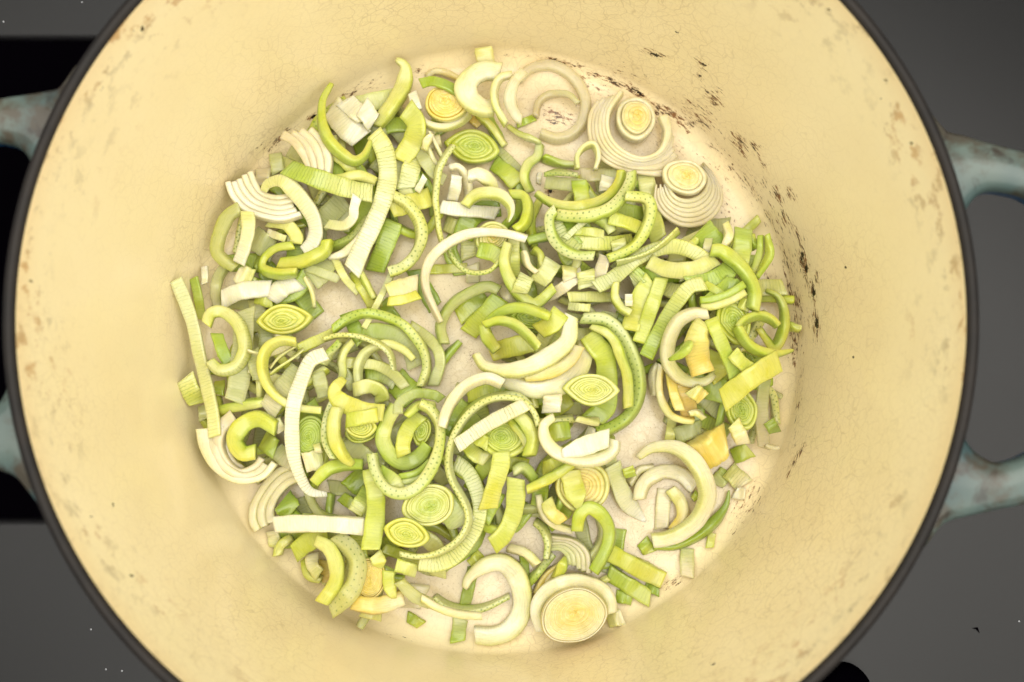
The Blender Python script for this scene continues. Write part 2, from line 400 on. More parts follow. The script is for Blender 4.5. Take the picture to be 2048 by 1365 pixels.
HARD = [(1353, 64, 7, 4, 35), (1691, 537, 3.5, 5, 0), (1707, 715, 3.5, 5, 0), (263, 1152, 7, 6, 40), (263, 1173, 4, 4, 0), (941, 720, 7, 8, 0), (627, 233, 10, 4, -35), (204, 177, 4, 8, 20),
        (65, 478, 6, 5, -40), (62, 564, 6, 5, 0), (1100, 383, 5, 5, 0), (1772, 162, 4, 9, -15), (1760, 196, 6, 5, 0), (1700, 1222, 5, 5, 0), (1427, 1329, 6, 4, -30), (1310, 110, 14, 4, 15),
        (1408, 130, 9, 4, 50), (1398, 152, 8, 4, 35), (227, 1012, 5, 6, 0), (182, 1035, 4, 6, 0), (1672, 1175, 3, 3, 0), (1640, 1118, 3, 3, 0), (1800, 233, 4, 4, 0), (1822, 287, 5, 7, -40),
        (1660, 20, 5, 8, -30), (285, 58, 6, 8, 30), (270, 60, 6, 5, 0), (1604, 512, 5, 14, 10), (1612, 540, 5, 16, 10), (1628, 585, 5, 16, 5), (1633, 650, 5, 18, 0), (1280, 187, 24, 4, 30), (1110, 124, 34, 3, 10)]
hard = np.zeros(len(VV))
for x, y, a, b, an in HARD: hard = np.maximum(hard, blob(x, y, a, b, an, 1.0))
fattr(me, 'hard', hard)

# rim: a flat-topped, softly rounded band of bare iron
RO = 0.1338
V, F = lathe([(R0, H - 0.0004), (R0 + 0.0006, H + 0.0010), (R0 + 0.0018, H + 0.0016), (RO - 0.0014, H + 0.0014), (RO - 0.0004, H + 0.0006), (RO, H - 0.0008), (RO - 0.0001, H - 0.0034)], NSEG)
child(mesh_obj('rim', V, F, M_RIM))
V, F = lathe([(RO - 0.0001, H - 0.0034), (RO + 0.0007, H - 0.0040), (RO + 0.0009, H - 0.0055), (RO - 0.001, H - 0.02), (0.116, 0.012), (0.112, 0.0), (0.104, -0.0095), (0.09, -0.0115), (0.0001, -0.0115)], 240)
ow = child(mesh_obj('outer_wall', V, F, M_GL))
fattr(ow.data, 'side', [min(1, max(0, (H - 0.007 - v[2]) / 0.004)) * 0.9 for v in V])

def catmull(P, n):
    P = np.asarray(P, float)
    if len(P) == 2: P = np.array([P[0], (P[0] + P[1]) / 2, P[1]])
    Q = np.vstack([2 * P[0] - P[1], P, 2 * P[-1] - P[-2]])
    out = []
    m = len(P) - 1
    for t in np.linspace(0, m, n):
        i = min(int(t), m - 1); u = t - i
        a, b, c, d = Q[i], Q[i + 1], Q[i + 2], Q[i + 3]
        out.append(0.5 * ((2 * b) + (-a + c) * u + (2 * a - 5 * b + 4 * c - d) * u * u + (-a + 3 * b - 3 * c + d) * u ** 3))
    out = np.array(out)
    s = np.concatenate([[0], np.cumsum(np.linalg.norm(np.diff(out[:, :2], axis=0), axis=1))])
    tt = np.linspace(0, s[-1], n)
    return np.stack([np.interp(tt, s, out[:, k]) for k in range(out.shape[1])], 1)

# loop handles, sized from the photograph at their own height
def handle(outer, inner):
    n = 120
    A = catmull(outer, 40 * len(outer)); B = catmull(inner, 40 * len(inner))
    # pair the two edges station by station
    def by_station(P, k):
        Q = np.vstack([2 * np.array(P[0]) - P[1], P, 2 * np.array(P[-1]) - P[-2]]); m = len(P) - 1; out = []
        for t in np.linspace(0, m, k):
            i = min(int(t), m - 1); u = t - i; a, b, c, d = Q[i:i + 4]
            out.append(0.5 * ((2 * b) + (-a + c) * u + (2 * a - 5 * b + 4 * c - d) * u * u + (-a + 3 * b - 3 * c + d) * u ** 3))
        return np.array(out)
    A = at(by_station(np.array(outer, float), n), 0.0985); B = at(by_station(np.array(inner, float), n), 0.0985)
    V = []; F = []; side = []; m = 28
    for i in range(n):
        c = (A[i] + B[i]) / 2; h = (A[i] - B[i]) / 2
        for j in range(m):
            a = 2 * math.pi * j / m; ca, sa = math.cos(a), math.sin(a)
            x = math.copysign(abs(ca) ** 0.42, ca); zz = math.copysign(abs(sa) ** 0.55, sa)
            zz = zz * 0.0062 - 0.0010 * x * x * (zz > 0)
            V.append(c + h * x + np.array([0, 0, zz]))
            side.append(1.0 if sa < 0.02 else max(0.0, 0.62 - sa * 2.2))
    for i in range(n - 1):
        for j in range(m):
            k = (j + 1) % m
            F.append((i * m + j, i * m + k, (i + 1) * m + k, (i + 1) * m + j))
    F.append(tuple(range(m))[::-1]); F.append(tuple((n - 1) * m + j for j in range(m)))
    o = child(mesh_obj('handle', V, F, M_GL)); fattr(o.data, 'side', side)
    return o
handle([(1850, 222), (1884, 263), (1920, 274), (1955, 285), (2000, 297), (2048, 310), (2130, 345), (2185, 450), (2200, 655), (2185, 850), (2130, 960), (2048, 1006), (2000, 1018), (1955, 1028), (1912, 1038), (1878, 1052), (1845, 1095)],
       [(1912, 450), (1934, 414), (1950, 396), (1975, 386), (2012, 390), (2048, 402), (2095, 440), (2112, 520), (2118, 655), (2112, 790), (2095, 875), (2048, 906), (2015, 920), (1982, 924), (1952, 908), (1932, 888), (1912, 850)])
handle([(160, 132), (130, 176), (100, 186), (60, 193), (0, 203), (-80, 225), (-165, 380), (-175, 575), (-165, 770), (-80, 915), (-10, 938), (35, 955), (62, 985), (95, 1030)],
       [(88, 370), (62, 322), (45, 303), (22, 293), (-15, 292), (-60, 330), (-90, 420), (-97, 575), (-90, 700), (-60, 800), (-10, 812), (6, 802), (18, 780), (36, 730)])

# ---------------------------------------------------------------- sliced leek: how one piece is made and laid down
import bmesh
def outward(me):
    bm = bmesh.new(); bm.from_mesh(me); bmesh.ops.recalc_face_normals(bm, faces=bm.faces); bm.to_mesh(me); bm.free()
CELL = 0.0005; NG = 520; GO = -0.13
gx = GO + CELL * (np.arange(NG) + 0.5)
HM = wall_h(np.hypot(*np.meshgrid(gx, gx)))             # HM[iy, ix]: height of what already lies in the pot
def gi(x): return np.clip(((x - GO) / CELL).astype(int), 0, NG - 1)
def hm_at(x, y): return HM[gi(y), gi(x)]
def drop(px, rad, lift=0.0, top=0.06):
    """for each pixel: the height at which something of half-width rad, seen there, comes to rest"""
    d = ray_dirs(px); n = len(d)
    z = np.full(n, top); zz = np.zeros(n); done = np.zeros(n, bool)
    for k in range(int(top / 0.0004) + 2):
        s = (z + lift - CAM[2]) / d[:, 2]
        x = CAM[0] + d[:, 0] * s; y = CAM[1] + d[:, 1] * s
        h = hm_at(x, y)
        for dx, dy in ((1, 0), (-1, 0), (0, 1), (0, -1)):
            h = np.maximum(h, hm_at(x + dx * rad, y + dy * rad))
        hit = (~done) & (z <= h + 1e-6)
        zz[hit] = z[hit]; done |= hit
        z = np.where(done, z, z - 0.0004)
        if done.all(): break
    zz[~done] = 0
    return np.maximum(zz, 0)
def settle(z, px, sc, slope=0.42):
    ds = np.concatenate([[0], np.linalg.norm(np.diff(px, axis=0), axis=1)]) * sc
    z = z.copy()
    for i in range(1, len(z)): z[i] = max(z[i], z[i - 1] - slope * ds[i])
    for i in range(len(z) - 2, -1, -1): z[i] = max(z[i], z[i + 1] - slope * ds[i + 1])
    k = max(2, len(z) // 9)
    ker = np.hanning(2 * k + 1); ker /= ker.sum()
    zp = np.concatenate([np.full(k, z[0]), z, np.full(k, z[-1])])
    return np.convolve(zp, ker, 'valid')

COLS = dict(W=(250, 244, 212), C=(240, 229, 182), K=(230, 214, 170), T=(216, 218, 150), P=(224, 222, 130), Y=(240, 212, 98), O=(232, 198, 100),
            L=(206, 212, 76), G=(178, 198, 62), D=(148, 174, 48), S=(194, 200, 104), B=(220, 216, 84))
def cmix(a, b, t): return a * (1 - t) + b * t
def colr(k): return np.array(lin(COLS[k])) * 0.90

def tube(name, c, nrm, a, b, roll, cols, broad_side, opts, parent=None):
    """a strip of rounded rectangular section; a: half width sideways, b: half height; broad_side: the broad faces point up ('F') or sideways ('E')"""
    n = len(c)
    T = np.gradient(c, axis=0); T /= np.linalg.norm(T, axis=1)[:, None] + 1e-12
    # section outline, (sideways, up, is_broad)
    sec = []
    q = 0.30
    if broad_side == 'F':
        xs = [-1, -.92, -.6, -.2, .2, .6, .92, 1]
        for x in xs: sec.append((x, 1 if abs(x) < .95 else .45, 1 if abs(x) < .95 else 0.35))
        for x in xs[::-1]: sec.append((x, -1 if abs(x) < .95 else -.45, 1 if abs(x) < .95 else 0.35))
    else:
        for x, y, k in [(-1, .55, 1), (-.86, .90, .35), (-.5, 1, 0), (0, 1.02, 0), (.5, 1, 0), (.86, .90, .35), (1, .55, 1), (1, 0, 1), (1, -.6, 1), (.8, -1, .3), (0, -1, 0), (-.8, -1, .3), (-1, -.6, 1), (-1, 0, 1)]:
            sec.append((x, y, k))
    m = len(sec)
    V = np.zeros((n, m, 3)); CC = np.zeros((n, m, 3)); BR = np.zeros((n, m)); UV = np.zeros((n, m, 3))
    s = np.concatenate([[0], np.cumsum(np.linalg.norm(np.diff(c, axis=0), axis=1))]) * 1000
    c0, c1, ce = cols
    sgn = 1 if rng.rand() < .5 else -1
    bow = opts.get('bow', 0)
    for j, (x, y, k) in enumerate(sec):
        cr, sr = np.cos(roll), np.sin(roll)
        dx = x * a * cr - y * b * sr; dz = x * a * sr + y * b * cr
        if broad_side == 'F': dz = dz - bow * a * (x * x)
        V[:, j, :2] = c[:, :2] + nrm * dx[:, None]; V[:, j, 2] = c[:, 2] + dz
        t = np.linspace(0, 1, n)[:, None]
        base = cmix(c0[None], c1[None], t * t * (3 - 2 * t))
        e = (abs(x) ** 3) if broad_side == 'F' else (0.75 if abs(x) > .93 else (0.22 if abs(x) > .7 else 0.0))
        if broad_side == 'E' and parent is None: e = 0.8 * (0.5 + 0.5 * sgn * x) ** 2.2 + 0.12 * (abs(x) > .93)
        if broad_side == 'E' and y < -.5: e = .8
        if broad_side == 'F': e *= 0.28
        CC[:, j] = cmix(base, ce[None], e)
        BR[:, j] = k
        UV[:, j, 0] = s; UV[:, j, 1] = (x if broad_side == 'F' else y) * 1000 * (a if broad_side == 'F' else b); UV[:, j, 2] = x * .5 + .5
    # ends cut a little askew
    sk0, sk1 = rng.uniform(-.45, .45, 2)
    if parent is None:
        tt_ = np.linspace(0, 1, n); fade0 = np.clip(1 - tt_ / .25, 0, 1) ** 2; fade1 = np.clip(1 - (1 - tt_) / .25, 0, 1) ** 2
        for j, (x, y, k) in enumerate(sec):
            V[:, j] += T * (x * a * (sk0 * fade0 + sk1 * fade1))[:, None]
    idx = np.arange(n * m).reshape(n, m)
    A = idx[:-1]; Bq = idx[1:]
    F = np.stack([A, np.roll(A, -1, 1), np.roll(Bq, -1, 1), Bq], -1).reshape(-1, 4)[:, ::-1].tolist()
    VV_ = V.reshape(-1, 3)
    org = opts.get('org'); 
    if org is None: org = VV_.mean(0); org[2] = VV_[:, 2].min()
    # end caps: extra centre points keep cut ends crisp
    capv = []; capc = []
    for e_, ii in ((0, idx[0]), (n - 1, idx[-1])):
        capv.append(V[e_].mean(0)); capc.append(CC[e_].mean(0))
    VV2 = np.vstack([VV_, capv]) - org
    C2 = np.vstack([CC.reshape(-1, 3), capc]); B2 = np.concatenate([BR.ravel(), [0.2, 0.2]]); U2 = np.vstack([UV.reshape(-1, 3), UV[0].mean(0), UV[-1].mean(0)])
    k0 = n * m
    for j in range(m):
        F.append([idx[0][j], idx[0][(j + 1) % m], k0]); F.append([idx[-1][(j + 1) % m], idx[-1][j], k0 + 1])
    o = mesh_obj(name, VV2, F, M_LEEK)
    me = o.data; outward(me)
    fattr(me, 'col', np.hstack([C2, np.ones((len(C2), 1))]), 'FLOAT_COLOR')
    fattr(me, 'broad', B2); fattr(me, 'uvl', U2, 'FLOAT_VECTOR')
    for nm in ('stripe', 'dots', 'clear'): fattr(me, nm, np.full(len(C2), opts.get(nm, 0.0)))
    fattr(me, 'seed', np.full(len(C2), rng.rand())); fattr(me, 'wmm', np.full(len(C2), float(np.mean(a)) * 2000))
    if parent is None: o.location = org
    else: o.parent = parent
    return o

def footprint(c, nrm, hw, topz):
    ns = 9
    for x in np.linspace(-1, 1, ns):
        X = c[:, 0] + nrm[:, 0] * hw * x; Y = c[:, 1] + nrm[:, 1] * hw * x
        np.maximum.at(HM, (gi(Y), gi(X)), topz)
        np.maximum.at(HM, (gi(Y + .0004), gi(X)), topz); np.maximum.at(HM, (gi(Y), gi(X + .0004)), topz)

def widths(n, w, tp, key):
    """share of the full width along a piece, narrowed at its ends, slightly uneven as cut by hand"""
    t = np.linspace(0, 1, n); f = np.ones(n)
    a0, a1 = tp
    if key: f *= 0.80 + 0.24 * np.sin(np.pi * (0.08 + 0.84 * t)) ** 0.8
    if a0 < 1: f *= a0 + (1 - a0) * np.clip(t / 0.38, 0, 1) ** 0.7
    if a1 < 1: f *= a1 + (1 - a1) * np.clip((1 - t) / 0.38, 0, 1) ** 0.7
    ph = rng.rand(3) * 6
    f *= 1 + 0.035 * np.sin(t * 9 + ph[0]) + 0.025 * np.sin(t * 23 + ph[1]) + 0.012 * np.sin(t * 51 + ph[2])
    return f
GROUP = 'sliced leek pieces in the pot'
def kind_of(mode, px):
    L = np.linalg.norm(np.diff(px, axis=0), axis=1).sum(); E = np.linalg.norm(px[-1] - px[0])
    if L < 62: return 'leek_scrap', 'leek scrap'
    if E < 0.72 * L: return 'leek_ring', 'leek ring'
    if mode == 'F': return 'leek_ribbon', 'leek ribbon'
    return 'leek_strip', 'leek strip'

def geom(pts, mode, wpx, tp, o, zbase=None, thick=None):
    L = sum(math.dist(pts[i], pts[i + 1]) for i in range(len(pts) - 1))
    n = int(max(14, min(110, L / 4.2)))
    px = catmull(pts, n)
    sc = (CAM[2] - 0.012) / F_PX
    f = widths(n, wpx, tp, 1 if (mode == 'E' and zbase is None) else 0)
    b = (thick if thick is not None else (0.00075 if mode == 'F' else 0.0022)) 
    hw = wpx * sc / 2 * f * (1.10 if mode == 'F' else 1.14)
    if zbase is None:
        zb = drop(px, float(np.mean(hw)) * 0.7)
        zb = settle(zb, px, sc)
    else: zb = np.interp(np.linspace(0, 1, n), np.linspace(0, 1, len(zbase)), zbase)
    arch = o.get('arch', 0.0008 if mode == 'F' else 0.0004)
    zb = zb + arch * np.sin(np.pi * np.linspace(0, 1, n)) ** 2
    c = at(px, zb + b)
    T = np.gradient(c[:, :2], axis=0); T /= np.linalg.norm(T, axis=1)[:, None] + 1e-12
    nrm = np.stack([-T[:, 1], T[:, 0]], 1)
    roll = np.full(n, math.radians(o.get('roll', rng.uniform(-11, 11) if mode == 'F' else rng.uniform(-20, 20))))
    roll = roll + (0.20 if zbase is None else 0.04) * np.sin(np.linspace(0, 5, n) + rng.rand() * 6)
    # keep the width that the photograph shows whatever the lean
    if mode == 'E': hw_ = hw / (1 + 0.55 * np.abs(np.sin(roll)))
    else: hw_ = hw
    bb = np.full(n, b) * (1 + 0.06 * np.sin(np.linspace(0, 7, n) + rng.rand() * 6))
    if mode == 'F':
        bb *= np.clip(f, .35, 1)
    elif min(tp) < 1: bb *= np.clip(f ** .5, .5, 1)
    c[:, 2] += bb - b + np.abs(np.sin(roll)) * hw_ * 0.5
    return px, c, nrm, hw_, bb, roll, zb

def parse(s): return [tuple(float(v) for v in p.split(',')) for p in s.split()]
def opt(s):
    o = {}
    for kv in s.split():
        k, v = kv[0], float(kv[1:])
        o[{'s': 'stripe', 'd': 'dots', 'r': 'roll', 'a': 'arch', 't': 't0', 'u': 't1', 'h': 'thick', 'n': 'n', 'e': 'tip', 'x': 'dx', 'y': 'dy', 'b': 'bow'}[k]] = v
    return o

def strip(mode, wpx, cols, opts, pts, label, grow=False):
    o = opt(opts); o.setdefault('stripe', 0.16)
    if any(w_ in label for w_ in ('translucent', 'watery', 'faint')): o['clear'] = 1.0
    tp = (o.get('t0', 1), o.get('t1', 1)); th = o['thick'] / 2000 if 'thick' in o else None
    if 'arch' in o: o['arch'] /= 1000
    pts = parse(pts)
    if grow and sum(math.dist(pts[i], pts[i + 1]) for i in range(len(pts) - 1)) < 52 and math.dist(pts[0], (987, 705)) < 470:
        (x0, y0), (x1, y1) = pts[0], pts[1]; d_ = math.dist(pts[0], pts[1]); pts[0] = (x0 + (x0 - x1) / d_ * 22, y0 + (y0 - y1) / d_ * 22)
        (x0, y0), (x1, y1) = pts[-1], pts[-2]; d_ = math.dist(pts[-1], pts[-2]); pts[-1] = (x0 + (x0 - x1) / d_ * 18, y0 + (y0 - y1) / d_ * 18)
        wpx *= 0.9
    px, c, nrm, hw, bb, roll, zb = geom(pts, mode, wpx, tp, o, thick=th)
    nm, cat = kind_of(mode, px)
    ob = tube(nm, c, nrm, hw, bb, roll, [colr(k) for k in cols], mode, o)
    footprint(c, nrm, hw, c[:, 2] + bb - 0.0007)
    tag(ob, label, cat, GROUP)
    return ob

def stack(wn, cols, opts, pts, label):
    """nested layers of one cut: pts holds the outermost and the innermost path, parted by '|'"""
    o = opt(opts); o.setdefault('stripe', 0.12); nl = int(wn)
    A, B = [parse(p) for p in pts.split('|')]
    n = 70
    A = catmull(A, n); B = catmull(B, n)
    gl = np.linalg.norm(A - B, axis=1) / max(1, nl - 1); gap = gl.mean()
    mid = (A + B) / 2; sc = (CAM[2] - .012) / F_PX
    zb = settle(drop(mid, gap * nl * sc * 0.35), mid, sc, .3)
    ca = [colr(k) for k in cols]
    root = None
    org = at(mid[n // 2:n // 2 + 1], zb[n // 2])[0]; org[2] = zb.min()
    root = empty('leek_slice', org)
    for i in range(nl):
        t = i / max(1, nl - 1)
        cut = rng.uniform(0, .05, 2) if 0 < i < nl - 1 else (0, 0)
        i0, i1 = int(cut[0] * n), n - int(cut[1] * n)
        pth = (A * (1 - t) + B * t)[i0:i1]
        pp = [tuple(x) for x in pth[::3]] + [tuple(pth[-1])]
        oo = dict(o); oo['arch'] = 0; oo['roll'] = o.get('roll', 0) + rng.uniform(-3, 3)
        px, c, nrm, hw, bb, roll, z_ = geom(pp, 'E', gap * 0.97, (o.get('t0', 1), o.get('t1', 1)), oo, zbase=zb[i0:i1], thick=o.get('thick', 4.2) / 2000)
        hw = np.interp(np.linspace(0, 1, len(hw)), np.linspace(0, 1, i1 - i0), np.clip(gl[i0:i1], gap * .3, gap * 1.8)) * 0.53 * sc; c[:, 2] += rng.uniform(-.00025, .00025)
        oo['org'] = org
        ly = tube('layer', c, nrm, hw, bb, roll, [cmix(ca[0], ca[1], t), cmix(ca[0], ca[1], t), cmix(ca[2], ca[1], t)], 'E', oo, parent=root)
        footprint(c, nrm, hw, c[:, 2] + bb - 0.0007)
    tag(root, label, 'leek slice', GROUP)
    return root

def slice_(rx, ry, ang, cols, opts, pts, label):
    """a round or eye-shaped cut through many tight layers: an outer layer and a ringed core"""
    o = opt(opts); nl = int(o.get('n', 6)); tip = o.get('tip', 0); th = o.get('thick', 4.5) / 1000
    cx, cy = parse(pts)[0]
    sc = (CAM[2] - .012) / F_PX
    an = math.radians(-ang)
    nt = 56
    tt = np.linspace(0, 2 * np.pi, nt, endpoint=False)
    ph = rng.rand(4) * 6
    def outline(s):
        f = 1 + 0.022 * np.sin(2 * tt + ph[0]) + 0.02 * np.sin(3 * tt + ph[1]) + 0.012 * np.sin(5 * tt + ph[2]) * s + 0.022 * np.sin(3 * tt + s * 11 + ph[3]) * (1 - s) + 0.03 * np.sin(2 * tt + s * 5) * (1 - s)
        tp_ = tip * (0.55 + 0.45 * s)
        x = rx * s * np.cos(tt) * f; y = ry * s * np.sin(tt) * (np.abs(np.sin(tt)) + 1e-3) ** (0.75 * tp_) * f
        return x, y
    x, y = outline(0.8)
    probe = np.stack([cx + x * math.cos(an) + y * math.sin(an), cy - (x * -math.sin(an)) - y * math.cos(an)], 1)
    zs = drop(np.vstack([probe, [[cx, cy]]]), 0.001)
    z0 = float(np.percentile(zs, 78))
    z0 = max(z0, float(zs.max()) - 0.0022)
    ctr = at([(cx, cy)], z0 + th)[0]
    k = (CAM[2] - z0 - th) / F_PX
    tx, ty = o.get('dx', rng.uniform(-6, 6)), o.get('dy', rng.uniform(-6, 6))   # lean of the face, degrees, towards image right / image down
    gx_, gy_ = math.tan(math.radians(tx)), math.tan(math.radians(ty))
    root = empty('leek_slice', (ctr[0], ctr[1], z0))
    c0, c1, ce = [colr(q) for q in cols]
    shx, shy = rng.uniform(-.16, .16) * rx, rng.uniform(-.16, .16) * ry
    def place(x, y, z):
        X = (x * math.cos(an) - y * math.sin(an)) * k; Y = (x * math.sin(an) + y * math.cos(an)) * k
        return np.stack([X, Y, z - X * gx_ + Y * gy_], 1)
    def build(name, s_list, part_outer):
        V = []; C = []; BR = []; UV = []
        for (s, z, tcol, g, br) in s_list:
            x, y = outline(s)
            wob = 0.00012 * np.sin(tt * 4 + s * 9 + ph[3])
            V.append(place(x + shx * (1 - min(1, s / so)), y + shy * (1 - min(1, s / so)), z + wob)); cc = cmix(cmix(c0, c1, tcol), ce, g)
            C.append(np.tile(cc, (nt, 1))); BR.append(np.full(nt, br))
            UV.append(np.stack([tt * (rx + ry) / 2 * sc * 1000, np.full(nt, z * 1000), np.full(nt, .5)], 1))
        V = np.vstack(V); C = np.vstack(C); BR = np.concatenate(BR); UV = np.vstack(UV)
        m = len(s_list); F = []
        for j in range(m - 1):
            for i in range(nt):
                q = (i + 1) % nt
                F.append((j * nt + i, j * nt + q, (j + 1) * nt + q, (j + 1) * nt + i))
        ob = mesh_obj(name, V, F, M_LEEK, root)
        me = ob.data; outward(me)
        fattr(me, 'col', np.hstack([C, np.ones((len(C), 1))]), 'FLOAT_COLOR'); fattr(me, 'broad', BR); fattr(me, 'uvl', UV, 'FLOAT_VECTOR')
        fattr(me, 'stripe', np.full(len(C), 0.25)); fattr(me, 'dots', np.zeros(len(C))); fattr(me, 'seed', np.full(len(C), rng.rand()))
        return ob
    dome = o.get('bow', 0) * 0.001; gk = (0.05 if dome > 0.0008 else 0.25) if cols[0] in 'YC' else 0.7; gd = 0.00008 if dome > 0.0008 else 0.00026
    cw = rng.uniform(.55, 1.5, nl); cw = np.concatenate([[0], np.cumsum(cw) / cw.sum()])
    so = .76 if tip > .45 else 1.0 - 1.6 / (nl + 2.2)
    build('outer_layer', [(so * .995, 0, 0, 0, 1), (so, th * .5, 0, 0, 0.3), (so + .01, th * .95, 0.1, 0, 0), ((so + 1) / 2, th * 1.02, 0, 0, 0), (.97, th * 0.98, 0, .25, .2), (1.0, th * .8, 0, .75, 1), (1.01, th * .4, 0, .9, 1), (.98, 0, 0, .9, 1)], True)
    L = [(so * .985, 0, 0, .3, 1), (so * .998, th * (.99 if gd < 0.0001 else .90), .05, .1, .5)]
    for i in range(nl):
        s_o = so * .985 * (1 - cw[i]); s_i = so * .985 * (1 - cw[i + 1])
        dt = ((i + .5) / nl) ** (0.5 if cols[1] == 'Y' else 1.0); zz = th + dome * (1 - (s_o) ** 2) + (0.00012 if i % 2 else 0)
        wd = s_o - s_i
        L += [(s_o - wd * .04, zz - gd, dt, gk, 0), (s_o - wd * .22, zz, dt, 0, 0), (s_o - wd * .80, zz, min(1, dt + .05), 0, 0), (max(s_i + wd * .04, 0.004), zz - gd, dt, gk, 0)]
    build('core', L, False)
    # remember its height for what is laid on top
    for s in np.linspace(0.02, 1, 24):
        x, y = outline(s); Q = place(x, y, np.full(nt, th + dome * .7)) + np.array([ctr[0], ctr[1], z0])
        np.maximum.at(HM, (gi(Q[:, 1]), gi(Q[:, 0])), Q[:, 2] - 0.0007); np.maximum.at(HM, (gi(Q[:, 1] + .0004), gi(Q[:, 0] + .0004)), Q[:, 2] - 0.0007)
    tag(root, label, 'leek slice', GROUP)
    return root

